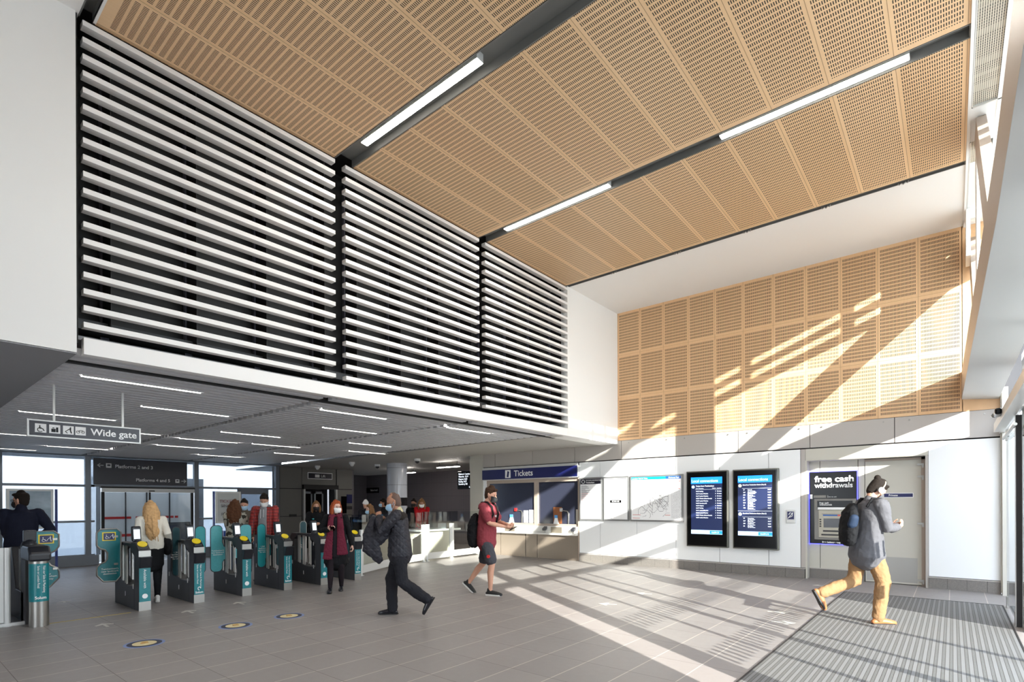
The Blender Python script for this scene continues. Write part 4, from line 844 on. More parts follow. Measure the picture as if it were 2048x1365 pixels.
# bin bag at the far left
t = MB(); rr = random.Random(5)
t.ball((-9.95, 1.05, .28), (.16, .16, .30), 18, 14); t.v = [(x + noise.noise(Vector((x * 9, y * 9, z * 9))) * .03, y + noise.noise(Vector((x * 9 + 5, y * 9, z * 9))) * .03, max(z, 0.001)) for x, y, z in t.v]
tag(t.build('bin_bag', mat('clear_grey_plastic', (.50, .54, .57), .2), smooth=True), 'crumpled grey plastic bag on the floor beside the left gate cabinet', 'bag')
# ------------------------------------------------------------------ floor stickers
M_STB = mat('sticker_blue', (.48, .55, .72), .6); M_STN = mat('sticker_navy', (.17, .18, .27), .6); M_STY = mat('sticker_yellow', (.86, .80, .62), .6, var=(30, .15))
for i, (x, y) in enumerate(((-6.93, 1.98), (-7.03, 3.0), (-7.05, 3.72))):
    t = thing('floor_sticker', 'round blue and cream distancing sticker on the floor, ' + ('nearest the camera', 'middle of the three', 'farthest of the three')[i], 'sticker', (x, y, 0), 'round floor stickers')
    MB().cyl((x, y, .0005), (x, y, .002), .195, 40).build('outer_ring', M_STB, t); MB().cyl((x, y, .002), (x, y, .003), .165, 40).build('dark_ring', M_STN, t); MB().cyl((x, y, .003), (x, y, .004), .115, 36).build('centre', M_STY, t)
    MB().tube([(x + .01, y - .04, .005), (x + .02, y + .03, .005)], .012, 5).tube([(x - .04, y - .02, .005), (x - .03, y + .04, .005)], .010, 5).build('footprints', mat('sticker_mark', (.62, .50, .30), .6), t)
M_ARW = mat('arrow_white', (.78, .77, .74), .6)
AR = [(-8.40, 1.96, 180, 'before the wide lane'), (-8.48, 2.97, 180, 'before the blonde woman\'s gate'), (-8.58, 3.72, 180, 'before the gate with the pale paddle'), (-4.07, 7.18, 200, 'in the sunlight, nearer the camera'), (-4.06, 8.38, 200, 'in the sunlight, nearer the posters'), (-1.87, 8.16, 20, 'beside the mat near the walking man\'s raised foot'), (-1.66, 7.5, 20, 'beside the mat edge in the sunlight'), (-1.9, 11.18, 200, 'in front of the cash machine'), (-10.95, 2.03, 180, 'inside the wide lane')]
for x, y, a, s in AR:
    a = R(a); c, q = math.cos(a), math.sin(a); f = lambda u, v: (x + c * u - q * v, y + q * u + c * v)
    b = MB(); b.prism([f(-.16, -.016), f(.02, -.016), f(-.03, -.09), f(.01, -.10), f(.12, 0), f(.01, .10), f(-.03, .09), f(.02, .016), f(-.16, .016)], 'Z', fz(x) + .001, fz(x) + .003)
    tag(b.build('floor_arrow', M_ARW), 'worn white arrow on the floor ' + s, 'arrow', 'white floor arrows')
b = MB(); tag(MB().box(-9.07, -9.05, 1.5, 2.42, .001, .004).build('floor_tape', mat('yellow_tape', (.72, .62, .25), .6, var=(25, .35))), 'worn yellow tape line across the wide gate lane', 'tape')
# ------------------------------------------------------------------ people
V3 = Vector
TEXC = {}
def cloud(scale):
    if scale not in TEXC:
        t = bpy.data.textures.new('folds', 'CLOUDS'); t.noise_scale = scale; t.noise_depth = 2; TEXC[scale] = t
    return TEXC[scale]
class Blob:
    """closed shapes that are fused into one continuous skin"""
    def __init__(s): s.b = MB()
    def loft(s, pts, rad, side=(1, 0, 0), n=14):
        pts = [V3(p) for p in pts]; rad = [(r, r) if isinstance(r, (int, float)) else r for r in rad]
        d0 = (pts[0] - pts[1]).normalized(); d1 = (pts[-1] - pts[-2]).normalized()
        P = []; Q = []
        for f, g in ((.9, .30), (.6, .75)): P.append(pts[0] + d0 * min(rad[0]) * f); Q.append((rad[0][0] * g, rad[0][1] * g))
        P += pts; Q += rad
        for f, g in ((.6, .75), (.9, .30)): P.append(pts[-1] + d1 * min(rad[-1]) * f); Q.append((rad[-1][0] * g, rad[-1][1] * g))
        vs = []; m = len(P); sd = V3(side)
        for i in range(m):
            t = (P[min(i + 1, m - 1)] - P[max(i - 1, 0)]).normalized(); a = sd - t * sd.dot(t)
            if a.length < 1e-3: a = t.orthogonal()
            a.normalize(); b = a.cross(t).normalized()
            vs += [P[i] + a * Q[i][0] * math.cos(2 * math.pi * k / n) + b * Q[i][1] * math.sin(2 * math.pi * k / n) for k in range(n)]
        fs = [(i * n + k, i * n + (k + 1) % n, (i + 1) * n + (k + 1) % n, (i + 1) * n + k) for i in range(m - 1) for k in range(n)]
        fs += [tuple(range(n))[::-1], tuple((m - 1) * n + k for k in range(n))]
        s.b.add(vs, fs); return s
    def ball(s, c, r): s.b.ball(c, r, 18, 12); return s
    def done(s, name, m, parent, voxel=.009, smooth=6, fold=None):
        me = bpy.data.meshes.new(name); me.from_pydata([tuple(v) for v in s.b.v], [], s.b.f)
        bm = bmesh.new(); bm.from_mesh(me)
        # make every shell face outwards
        bmesh.ops.recalc_face_normals(bm, faces=bm.faces[:]); bm.to_mesh(me); bm.free()
        o = bpy.data.objects.new(name, me); COL.objects.link(o)
        r = o.modifiers.new('r', 'REMESH'); r.mode = 'VOXEL'; r.voxel_size = voxel
        q = o.modifiers.new('s', 'SMOOTH'); q.iterations = smooth; q.factor = .5
        if fold:
            for st, sc in fold:
                d = o.modifiers.new('d', 'DISPLACE'); d.texture = cloud(sc); d.strength = st; d.mid_level = .5; d.texture_coords = 'LOCAL'
        dg = bpy.context.evaluated_depsgraph_get(); dg.update()
        nm = bpy.data.meshes.new_from_object(o.evaluated_get(dg)); nm.name = name
        o.modifiers.clear(); o.data = nm; bpy.data.meshes.remove(me)
        nm.materials.clear(); nm.materials.append(m); nm.shade_smooth()
        o.parent = parent; return o
def ik(a, t, l1, l2, pole):
    a, t, pole = V3(a), V3(t), V3(pole); d = t - a; L = min(d.length, (l1 + l2) * .999); u = d.normalized(); t = a + u * L
    x = (l1 * l1 - l2 * l2 + L * L) / (2 * L); h = math.sqrt(max(l1 * l1 - x * x, 0)); p = (pole - u * pole.dot(u)).normalized()
    return a + u * x + p * h, t
SKIN = mat('skin', (.80, .60, .50), .5); SKIND = mat('skin_tan', (.66, .47, .37), .5); SKINP = mat('skin_pale', (.87, .70, .62), .5)
EYEM = mat('eye_dark', (.10, .07, .06), .3)
M_MASKB = mat('mask_light_blue', (.66, .80, .90), .7); M_MASKW = mat('mask_white', (.92, .92, .91), .7); M_MASKK = mat('mask_black', (.10, .10, .11), .7); M_MASKG = mat('mask_grey', (.33, .33, .34), .7)
def fabric(name, c, r=.85, **k): return mat(name, c, r, spec=.25, bump=(70, .25), **k)
class Person:
    def __init__(s, label, loc, az, H, lf, rf, lw, rw, lean=0, hy=0, hp=0, twist=0, skin=SKIN, vox=.008, female=False, lpole=(0, -1, -.2), rpole=(0, -1, -.2), pelvis=(0, 0), curl=40, wide=1., leg=.82):
        s.leg = leg
        s.H = H; s.k = k = H / 1.75; s.vox = vox; s.f = female; s.skin = skin; s.w = wide
        s.az = az; s.loc = loc
        s.root = thing('person', label, 'person', (loc[0], loc[1], fz(loc[0])), None, R(az - 90))
        s.lean = Matrix.Rotation(-R(lean), 3, 'X') @ Matrix.Rotation(R(twist), 3, 'Z'); s.hr = Matrix.Rotation(R(hy), 3, 'Z') @ Matrix.Rotation(-R(hp), 3, 'X')
        s.pel = V3((pelvis[0], pelvis[1], .93 * k))
        hipw = .088 * k; l1, l2 = .445 * k, .425 * k
        z = min(.93 * k, *[(f[2] + math.sqrt(max((l1 + l2) ** 2 * .995 - (f[0] - g * hipw - pelvis[0]) ** 2 - (f[1] - pelvis[1]) ** 2, .01))) for f, g in ((lf, -1), (rf, 1))]); s.pel.z = z
        s.hip = {}; s.knee = {}; s.ank = {}; s.foot = {}
        for q, f, g in (('l', lf, -1), ('r', rf, 1)):
            h = s.pel + V3((g * hipw, 0, 0)); kn, an = ik(h, f[:3], l1, l2, (g * .08, 1, 0)); s.hip[q] = h; s.knee[q] = kn; s.ank[q] = an; s.foot[q] = f[3] if len(f) > 3 else 0
        s.sh = {}; s.el = {}; s.wr = {}; sw = (.168 if female else .188) * k * wide
        for q, wv, g, pl in (('l', lw, -1, lpole), ('r', rw, 1, rpole)):
            a = s.T(g * sw, 0, 1.425); e, wv = ik(a, wv, .29 * k, .26 * k, pl); s.sh[q] = a; s.el[q] = e; s.wr[q] = wv
        s.hc = s.T(0, .015, 1.612) + s.hr @ V3((0, .03, 0)) * k * (1 if hp > 5 else 0)
        s.curl = curl; s.body()
    def T(s, x, y, z): k = s.k; return s.pel + s.lean @ V3((x, y, (z - .93))) * 1.0 * k if False else s.pel + s.lean @ V3((x if abs(x) > .5 else x, y * k, (z - .93) * k))
    def Hd(s, x, y, z): return s.hc + s.hr @ (V3((x, y, z)) * s.k)
    def footdir(s, q): a = R(s.foot[q]); return V3((0, math.cos(a), -math.sin(a))), V3((0, math.sin(a), math.cos(a)))
    def hand(s, b, q, g):
        k = s.k; d = (s.wr[q] - s.el[q]).normalized(); W = s.wr[q]
        inn = V3((-g, 0, 0)) if abs(d.z) > .6 else V3((-g * .7, 0, .7))
        n = (inn - d * inn.dot(d)).normalized(); sd = d.cross(n).normalized()
        b.loft([W - d * .02 * k, W + d * .03 * k, W + d * .09 * k], [(.026 * k, .020 * k), (.038 * k, .017 * k), (.040 * k, .014 * k)], sd, 12)
        for i in range(4):
            off = (-.030 + .02 * i) * k; L = (.036, .042, .040, .032)[i] * k; p = W + d * .088 * k + sd * off; pts = [p]; a = 0
            for j, f in enumerate((1, .7, .55)):
                a += R(s.curl * (.55, .8, .8)[j] + 4 * i); p = p + (d * math.cos(a) + n * math.sin(a)) * L * f; pts.append(p)
            b.loft(pts, [.0092 * k, .0088 * k, .008 * k, .007 * k], sd, 8)
        sg = sd if sd.dot(V3((0, 1, .5))) > 0 else -sd
        p0 = W + d * .02 * k + sg * .028 * k; p1 = p0 + (d * .6 + sg * .55 + n * .5).normalized() * .04 * k; p2 = p1 + (d * .8 + sg * .1 + n * .6).normalized() * .032 * k
        b.loft([p0, p1, p2], [.012 * k, .010 * k, .008 * k], n, 8)
    def body(s):
        k = s.k; b = Blob(); f = s.f; w = s.w
        b.loft([s.T(0, 0, z) for z in (.86, .95, 1.05, 1.18, 1.32, 1.41, 1.45)], [(a * k * w, c * k) for a, c in ((.13, .085), (.155 if f else .148, .10), (.118 if f else .135, .085), (.135, .10), (.155, .105), (.16, .08), (.09, .06))], s.lean @ V3((1, 0, 0)), 20)
        b.loft([s.T(0, -.01, 1.42), s.T(0, -.0, 1.49), s.Hd(0, -.012, -.05)], [.062 * k, (.048 if f else .056) * k, (.048 if f else .055) * k])
        hx = s.hr @ V3((1, 0, 0)); up = s.hr @ V3((0, 0, 1))
        b.loft([s.Hd(0, .018, -.10), s.Hd(0, .022, -.075), s.Hd(0, .014, -.04), s.Hd(0, .004, 0), s.Hd(0, -.002, .04), s.Hd(0, -.004, .08), s.Hd(0, -.008, .108)], [(.026 * k, .038 * k), (.046 * k, .066 * k), (.060 * k, .079 * k), (.070 * k, .091 * k), (.074 * k, .096 * k), (.066 * k, .085 * k), (.04 * k, .05 * k)], hx, 20)
        b.loft([s.Hd(0, .088, .012), s.Hd(0, .104, -.012), s.Hd(0, .111, -.03)], [(.008 * k, .008 * k), (.011 * k, .010 * k), (.015 * k, .011 * k)], hx, 8)
        b.loft([s.Hd(-.04, .080, .03), s.Hd(0, .093, .032), s.Hd(.04, .080, .03)], [.009 * k, .008 * k, .009 * k])
        b.loft([s.Hd(-.018, .090, -.056), s.Hd(0, .096, -.056), s.Hd(.018, .090, -.056)], [.007 * k, .009 * k, .007 * k]); b.ball(s.Hd(0, .080, -.088), .018 * k)
        for g in (-1, 1):
            b.loft([s.Hd(g * .073, -.004, -.028), s.Hd(g * .078, -.006, .0), s.Hd(g * .079, -.012, .026)], [(.006 * k, .010 * k), (.008 * k, .016 * k), (.007 * k, .013 * k)], hx, 8)
        for q, g in (('l', -1), ('r', 1)):
            a = .9 if f else 1.
            b.loft([s.T(g * .10 * k * w, 0, 1.415), s.sh[q]], [.058 * k, .058 * k * a])
            b.loft([s.sh[q], s.sh[q].lerp(s.el[q], .4), s.el[q], s.el[q].lerp(s.wr[q], .3), s.wr[q]], [.053 * k * a, .047 * k * a, .036 * k * a, .038 * k * a, .024 * k])
            s.hand(b, q, g)
            b.loft([s.hip[q] + V3((0, 0, .02)), s.hip[q].lerp(s.knee[q], .35), s.knee[q], s.knee[q].lerp(s.ank[q], .32) - V3((0, .015 * k, 0)), s.ank[q].lerp(s.knee[q], .12), s.ank[q]], [v * k * s.leg for v in (.088, .076, .054, .054, .034, .036)])
            fd, fu = s.footdir(q); A = s.ank[q]
            b.loft([A - fd * .04 * k - fu * .045 * k, A + fd * .05 * k - fu * .04 * k, A + fd * .14 * k - fu * .055 * k], [(.03 * k, .03 * k), (.034 * k, .032 * k), (.036 * k, .02 * k)])
        b.done('body', s.skin, s.root, s.vox * .85, 4)
        e = MB()
        for g in (-1, 1): e.ball(s.Hd(g * .031, .083, .008), (.010 * k, .008 * k, .006 * k), 10, 8)
        e.build('eyes', EYEM, s.root, world=False, smooth=True)
    def mask(s, m, low=0., straps=True):
        k = s.k; n, r = 13, 8; vs = []
        for j in range(r):
            v = j / (r - 1); z = -.105 + .100 * v - low
            for i in range(n):
                u = -1 + 2 * i / (n - 1); a = u * R(72); bul = (1 - u * u) * math.sin(math.pi * min(max(v, .0), 1)) * .022
                rr = (.058 + .022 * min(v * 1.5, 1)) ; x = (rr + .004) * math.sin(a); y = .014 + (.076 + .022 * math.sin(math.pi * (.15 + .7 * v)) + bul) * math.cos(a)
                vs.append(s.Hd(x, y + .004, z))
        fs = [(j * n + i, j * n + i + 1, (j + 1) * n + i + 1, (j + 1) * n + i) for j in range(r - 1) for i in range(n - 1)]
        o = MB().add(vs, fs).build('face_mask', m, s.root, world=False, smooth=True, solid=.004)
        sb = o.modifiers.new('s', 'SUBSURF'); sb.levels = 1; sb.render_levels = 1
        if straps:
            t = MB()
            for g in (-1, 1):
                for z in (-.02 - low, -.085 - low): t.tube([s.Hd(g * .062, .045, z), s.Hd(g * .076, .02, z * .6 - .01), s.Hd(g * .084, -.004, .01 if z > -.05 else -.02)], .0022 * k, 6)
            t.build('strap', m, o, world=False)
    def hair(s, m, style, fold=((.006, .025),)):
        k = s.k; b = Blob()
        if style == 'bald': b.loft([s.Hd(0, -.028, -.035), s.Hd(0, -.022, .03), s.Hd(0, -.010, .085), s.Hd(0, -.008, .108)], [(.064 * k, .070 * k), (.0755 * k, .079 * k), (.0685 * k, .085 * k), (.04 * k, .055 * k)], s.hr @ V3((1, 0, 0)), 20); fold = None
        else:
            b.loft([s.Hd(0, -.030, -.035), s.Hd(0, -.026, .01), s.Hd(0, -.014, .055), s.Hd(0, -.006, .092), s.Hd(0, -.006, .122)], [(.062 * k, .068 * k), (.078 * k, .078 * k), (.082 * k, .096 * k), (.076 * k, .094 * k), (.046 * k, .060 * k)], s.hr @ V3((1, 0, 0)), 20)
            if style == 'short': b.loft([s.Hd(-.045, .07, .092), s.Hd(0, .082, .104), s.Hd(.045, .07, .092)], [.020 * k] * 3)
            if style == 'bun': b.ball(s.Hd(0, -.085, .125), .036 * k); b.loft([s.Hd(-.05, .05, .10), s.Hd(0, .06, .115), s.Hd(.05, .05, .10)], [.02 * k] * 3)
            if style in ('long', 'bob', 'curly'):
                L = {'long': .56, 'bob': .24, 'curly': .36}[style]; W = {'long': .115, 'bob': .088, 'curly': .145}[style]
                D = V3((0, 0, -1)); bk = .10 if style == 'long' else .03 if style == 'curly' else 0; base = s.Hd(0, -.05, .02)
                b.loft([s.Hd(0, -.035, .06), base, base + D * L * .4 * k + V3((0, -.03 - bk * .4, 0)), base + D * L * .8 * k + V3((0, -.05 - bk, 0)), base + D * L * k + V3((0, -.045 - bk, 0))], [(.08 * k, .06 * k), (W * .85 * k, .06 * k), (W * k, .055 * k), (W * .9 * k, .045 * k), (W * .35 * k, .02 * k)], s.hr @ V3((1, 0, 0)), 18)
                for g in (-1, 1):
                    p0 = s.Hd(g * .045, .045, .10); p1 = s.Hd(g * .082, .022, .03); p2 = s.Hd(g * .092, .012, -.06); p3 = p2 + D * (L * .45) * k
                    b.loft([p0, p1, p2, p3], [.024 * k, .026 * k, .032 * k * (1.4 if style == 'curly' else 1), .018 * k])
                b.loft([s.Hd(-.045, .05, .108), s.Hd(0, .055, .118), s.Hd(.045, .05, .108)], [.022 * k] * 3)
                rg = random.Random(int(L * 100))
                for i in range(30):
                    a = R(-105 + 210 * i / 29 + rg.uniform(-3, 3)); sx, cy_ = math.sin(a), -math.cos(a); e = L * k * rg.uniform(.78, 1.08)
                    q0 = s.Hd(.03 * sx, .03 * cy_ - .0, .118); q1 = s.Hd(.083 * sx, .088 * cy_ - .012, .04); q2 = s.Hd((W / k if False else W) * .92 * sx, .075 * cy_ - .045, -.07)
                    w = rg.uniform(-.02, .02); q3 = q2 + D * e * .45 + V3((w, (-.035 - bk * .7) * (1 - abs(sx) * .6), 0)); q4 = q2 + D * e * .85 + V3((w * -1.2 - .25 * sx * W, (-.04 - bk) * (1 - abs(sx) * .4), 0))
                    b.loft([q0, q1, q2, q3, q4], [.014 * k, .017 * k, .019 * k, .017 * k, .006 * k], (1, 0, 0), 8)
            if style == 'tied': b.loft([s.Hd(0, -.06, .02), s.Hd(0, -.09, -.04), s.Hd(.01, -.08, -.12)], [.05 * k, .035 * k, .02 * k])
        return b.done('hair', m, s.root, s.vox * .8, 2 if style != 'bald' else 4, fold)
    def trousers(s, m, r=(.105, .082, .070, .062), end=1., fold=((.014, .10), (.006, .03))):
        k = s.k; b = Blob()
        b.loft([s.T(0, 0, 1.04), s.T(0, -.005, .95), s.pel + V3((0, -.005, -.05 * k))], [(.140 * k * s.w, .098 * k), (.160 * k * s.w, .110 * k), (.152 * k, .106 * k)], (1, 0, 0), 20)
        for q in 'lr':
            kn, an = s.knee[q], s.ank[q]; e = kn.lerp(an, end - .02) if end <= 1 else an
            if end < .1: b.loft([s.hip[q] - V3((0, 0, .02)), s.hip[q].lerp(kn, .45), s.hip[q].lerp(kn, .86)], [r[0] * k, r[1] * 1.12 * k, r[1] * 1.08 * k])
            else: b.loft([s.hip[q] - V3((0, 0, .02)), s.hip[q].lerp(kn, .45), kn, kn.lerp(e, .5), e], [r[0] * k, (r[0] + r[1]) * .5 * k, r[1] * k, r[2] * k, r[3] * k])
        return b.done('shorts' if end < .1 else 'trousers', m, s.root, s.vox, 5, fold)
    def top(s, m, hem=.86, r=(.185, .128), rc=(.178, .125), sleeve='long', sr=(.068, .058, .044), name='jacket', fold=((.018, .11), (.007, .035)), hemr=None, collar=.0):
        k = s.k; b = Blob(); w = s.w; hr = hemr or r
        zs = [hem, (hem + 1.08) / 2, 1.10, 1.24, 1.34, 1.42, 1.462]; rr = [hr, ((hr[0] + r[0]) / 2, (hr[1] + r[1]) / 2), (r[0] * .94, r[1]), rc, rc, (rc[0] * .97, rc[1] * .85), (.085, .072)]
        b.loft([s.T(0, -.004, z) if z > .9 else s.pel + V3((0, -.004, (z - .93) * k)) for z in zs], [(a * k * w, c * k) for a, c in rr], s.lean @ V3((1, 0, 0)), 24)
        if collar: b.loft([s.T(0, -.012, 1.46), s.T(0, -.006, 1.46 + collar)], [(.074 * k, .072 * k), (.066 * k, .066 * k)])
        for q, g in (('l', -1), ('r', 1)):
            b.loft([s.T(g * .09 * k * w, 0, 1.41), s.sh[q]], [.066 * k, .069 * k])
            if sleeve == 'long': b.loft([s.sh[q], s.sh[q].lerp(s.el[q], .5), s.el[q], s.el[q].lerp(s.wr[q], .5), s.el[q].lerp(s.wr[q], .95)], [sr[0] * k * 1.06, sr[0] * k, sr[1] * k, (sr[1] + sr[2]) / 2 * k, sr[2] * k])
            else: b.loft([s.sh[q], s.sh[q].lerp(s.el[q], .45), s.sh[q].lerp(s.el[q], .72)], [sr[0] * k * 1.05, sr[0] * k, sr[0] * k * 1.06])
        return b.done(name, m, s.root, s.vox, 5, fold)
    def shoes(s, m, ms, sole=.018, L=1., high=0.):
        k = s.k
        for q in 'lr':
            fd, fu = s.footdir(q); A = s.ank[q]; P = lambda y, z: A + fd * y * k * L + fu * z * k
            b = Blob(); b.loft([P(-.052, -.048), P(.0, -.035), P(.07, -.040), P(.14, -.052), P(.185, -.060)], [(.033 * k, .030 * k), (.036 * k, .042 * k), (.042 * k, .036 * k), (.047 * k, .032 * k), (.038 * k, .026 * k)], (1, 0, 0), 14)
            b.loft([P(-.01, -.03), P(-.012, .01 + high)], [(.038 * k, .045 * k), (.038 * k + high * .1, .042 * k + high * .1)])
            o = b.done('shoe', m, s.root, s.vox * .75, 3)
            pts = [(-.084, .0), (-.07, .030), (-.02, .034), (.05, .036), (.12, .046), (.175, .040), (.205, .0)]; pts = pts + [(y, -x) for y, x in pts[-2:0:-1]]
            vs = [A + fd * y * k * L + V3((x * k, 0, 0)) + fu * (-.082) * k for y, x in pts]; vt = [v + fu * sole * k for v in vs]; n = len(pts)
            MB().add(vs + vt, [tuple(range(n)), tuple(range(n, 2 * n))] + [(i, (i + 1) % n, n + (i + 1) % n, n + i) for i in range(n)]).build('sole', ms, o, world=False)
    def bag(s, label, m, at=(0, -.2, 1.2), size=(.15, .09, .22), name='backpack', straps=True, extra=None, fold=((.02, .05),)):
        k = s.k; t = thing(name, label, 'bag' if name != 'backpack' else 'backpack', (s.loc[0], s.loc[1], fz(s.loc[0])), None, R(s.az - 90)); b = Blob(); a, c, h = size
        P = lambda x, y, z: s.T((at[0] + x) * k, at[1] + y, at[2] + z)
        b.loft([P(0, 0, -h), P(0, 0, -h * .6), P(0, 0, 0), P(0, 0, h * .6), P(0, .02, h)], [(a * .9 * k, c * .8 * k), (a * k, c * k), (a * k, c * k), (a * .9 * k, c * .85 * k), (a * .6 * k, c * .5 * k)], s.lean @ V3((1, 0, 0)), 16)
        b.done('bag_body', m, t, s.vox, 4, fold)
        if straps:
            q = MB()
            for g in (-1, 1):
                x = g * .105; q.tube([s.T(x * k, -.11, 1.38), s.T(x * k, -.06, 1.485), s.T(x * k, .04, 1.49), s.T(x * k, .125, 1.42), s.T(x * k, .15, 1.30), s.T(x * 1.35 * k, .10, 1.16), s.T(x * 1.5 * k, -.06, 1.08)], .016 * k, 8)
            q.build('shoulder_strap', m, t, world=False, smooth=True)
        if extra: extra(t, P)
        return t
    def phone(s, q, label, up=0.):
        d = (s.wr[q] - s.el[q]).normalized(); c = s.wr[q] + d * .13 * s.k + V3((0, 0, up)); g = -1 if q == 'r' else 1
        t = thing('mobile_phone', label, 'phone', (s.loc[0], s.loc[1], fz(s.loc[0])), None, R(s.az - 90))
        u = V3((0, .8, .45)).normalized(); sd = V3((1, 0, 0)); n = u.cross(sd)
        vs = [c + sd * a * .037 + u * b_ * .075 + n * e * .005 for e in (-1, 1) for a, b_ in ((-1, -1), (1, -1), (1, 1), (-1, 1))]
        MB().add(vs, [(0, 1, 2, 3), (4, 5, 6, 7), (0, 1, 5, 4), (1, 2, 6, 5), (2, 3, 7, 6), (3, 0, 4, 7)]).build('phone_body', M_BLKG, t, world=False, bev=.004); return t

DENIM = fabric('black_trouser', (.13, .13, .15)); BLACKF = fabric('black_cloth', (.075, .075, .085)); SOLE_W = mat('white_sole', (.85, .84, .82), .6); SOLE_K = mat('black_sole', (.07, .06, .06), .6)
LEATH = mat('black_leather', (.09, .09, .12), .3); HBR = fabric('brown_hair', (.25, .17, .12)); HDK = fabric('dark_hair', (.12, .09, .07)); HBL = fabric('blonde_hair', (.80, .64, .45), var=(30, .35)); HRD = fabric('auburn_hair', (.60, .29, .16), var=(30, .3)); HCU = fabric('curly_brown_hair', (.38, .25, .17), var=(30, .4)); HLB = fabric('light_brown_hair', (.50, .36, .24), var=(30, .3))

# 1 man with bun, grey coat, mustard trousers
p = Person('man in grey coat and mustard trousers with headphones, walking past the cash machine', (-.86, 8.10), 38, 1.86, lf=(-.09, -.50, .37, 62), rf=(.09, .10, .087, 0), lw=(-.05, .36, 1.24), rw=(.06, .36, 1.22), lean=6, hp=42, hy=0, vox=.0075, pelvis=(0, .02), lpole=(-.4, -.6, -.8), rpole=(.5, -.5, -.8), curl=75, skin=SKIN)
MUST = fabric('mustard_trouser', (.56, .43, .30)); COAT = fabric('grey_wool_coat', (.35, .345, .36))
p.trousers(MUST, (.108, .084, .073, .066), 1., fold=((.024, .10), (.006, .035))); p.top(COAT, hem=.80, r=(.195, .145), rc=(.19, .135), sr=(.073, .063, .05), name='coat', hemr=(.215, .185), fold=((.022, .12), (.006, .04)), collar=.03)
p.shoes(mat('tan_leather', (.64, .40, .24), .5), SOLE_K, high=.05); p.mask(M_MASKG); p.hair(HDK, 'bun')
b = MB(); k = p.k
b.tube([p.Hd(.094 * math.cos(a), -.0, .02 + .125 * math.sin(a)) for a in [math.pi * i / 12 for i in range(13)]], .008, 8); o = b.build('headphones', mat('headphone_cream', (.80, .74, .66), .4), p.root, world=False, smooth=True)
b = MB()
for g in (-1, 1): b.cyl(p.Hd(g * .076, -.002, .0), p.Hd(g * .108, -.002, .0), .038, 20)
b.build('ear_cup', mat('headphone_steel', (.55, .54, .53), .3, .5), o, world=False, smooth=True)
bd = Blob(); bd.loft([p.Hd(-.05, .055, -.085), p.Hd(0, .095, -.095), p.Hd(.05, .055, -.085)], [.018, .026, .018]); bd.ball(p.Hd(0, .075, -.115), .026); bd.done('beard', HDK, p.root, .006, 2, ((.01, .01),))
def ex(t, P):
    b = Blob(); b.loft([P(.10, -.02, -.02), P(.125, -.02, .07)], [(.05, .06), (.045, .055)]); b.done('blue_pocket', mat('bag_blue', (.04, .13, .23), .8), t, .008, 3)
p.bag('black backpack with blue pocket worn by the man in the grey coat', BLACKF, at=(0, -.235, 1.17), size=(.14, .085, .21), extra=ex)

# 2 man in dark quilted jacket
p = Person('man in black quilted jacket and trousers walking left with a blue face mask', (-5.88, 4.70), 222, 1.70, lf=(-.09, -.38, .23, 58), rf=(.09, .12, .08, 0), lw=(-.08, .27, 1.36), rw=(.10, .22, 1.30), lean=3, hp=14, hy=8, pelvis=(0, 0), lpole=(-.6, .3, -1), rpole=(.6, .2, -1), skin=SKIND, curl=70, vox=.0075)
QJ = mat('black_quilted', (.135, .13, .16), .6, spec=.4); g_ = NG(QJ); P, x, y, z = g_.xyz()
q1 = g_.m('ABSOLUTE', g_.m('SINE', g_.m('MULTIPLY', g_.m('ADD', y, z), 38))); q2 = g_.m('ABSOLUTE', g_.m('SINE', g_.m('MULTIPLY', g_.m('SUBTRACT', y, z), 38))); hh = g_.m('MINIMUM', q1, q2)
bp = QJ.node_tree.nodes.new('ShaderNodeBump'); bp.inputs['Strength'].default_value = .45; bp.inputs['Distance'].default_value = .012; QJ.node_tree.links.new(hh, bp.inputs['Height']); QJ.node_tree.links.new(bp.outputs[0], QJ.node_tree.nodes['Principled BSDF'].inputs['Normal'])
p.trousers(DENIM, (.108, .088, .082, .078), 1., fold=((.024, .12), (.008, .04))); p.top(QJ, hem=.86, r=(.20, .150), rc=(.195, .135), sr=(.074, .066, .052), hemr=(.215, .175), fold=((.024, .11), (.008, .035)))
b = Blob(); k = p.k; b.loft([p.wr['l'] + V3((-.02, .06, -.02)), p.wr['l'] + V3((-.03, .11, -.22)), p.wr['l'] + V3((-.03, .10, -.42)), p.wr['l'] + V3((-.02, -.02, -.60))], [(.05, .05), (.05, .10), (.05, .12), (.03, .05)], (1, 0, 0)); b.loft([p.T(-.12 * k, .10, 1.3), p.wr['l'] + V3((-.02, .04, -.30))], [(.04, .09), (.04, .12)], (1, 0, 0)); b.done('jacket_front', QJ, p.root, .009, 5, ((.03, .06),))
b = Blob(); b.loft([p.T(-.13 * k, -.006, 1.395), p.T(0, -.035, 1.40), p.T(.13 * k, -.006, 1.395)], [(.10, .075), (.10, .075), (.10, .075)], (0, 1, 0)); b.done('yoke', fabric('dark_brown_yoke', (.13, .11, .10)), p.root, .008, 5)
b = Blob(); b.loft([p.T(0, -.015, 1.455), p.T(0, -.005, 1.505)], [(.066 * k, .066 * k), (.060 * k, .060 * k)]); b.done('collar', fabric('cream_collar', (.72, .68, .55)), p.root, .007, 3)
p.shoes(LEATH, SOLE_K, high=.02); p.mask(M_MASKB); p.hair(mat('shaved_hair', (.36, .27, .23), .7), 'bald')

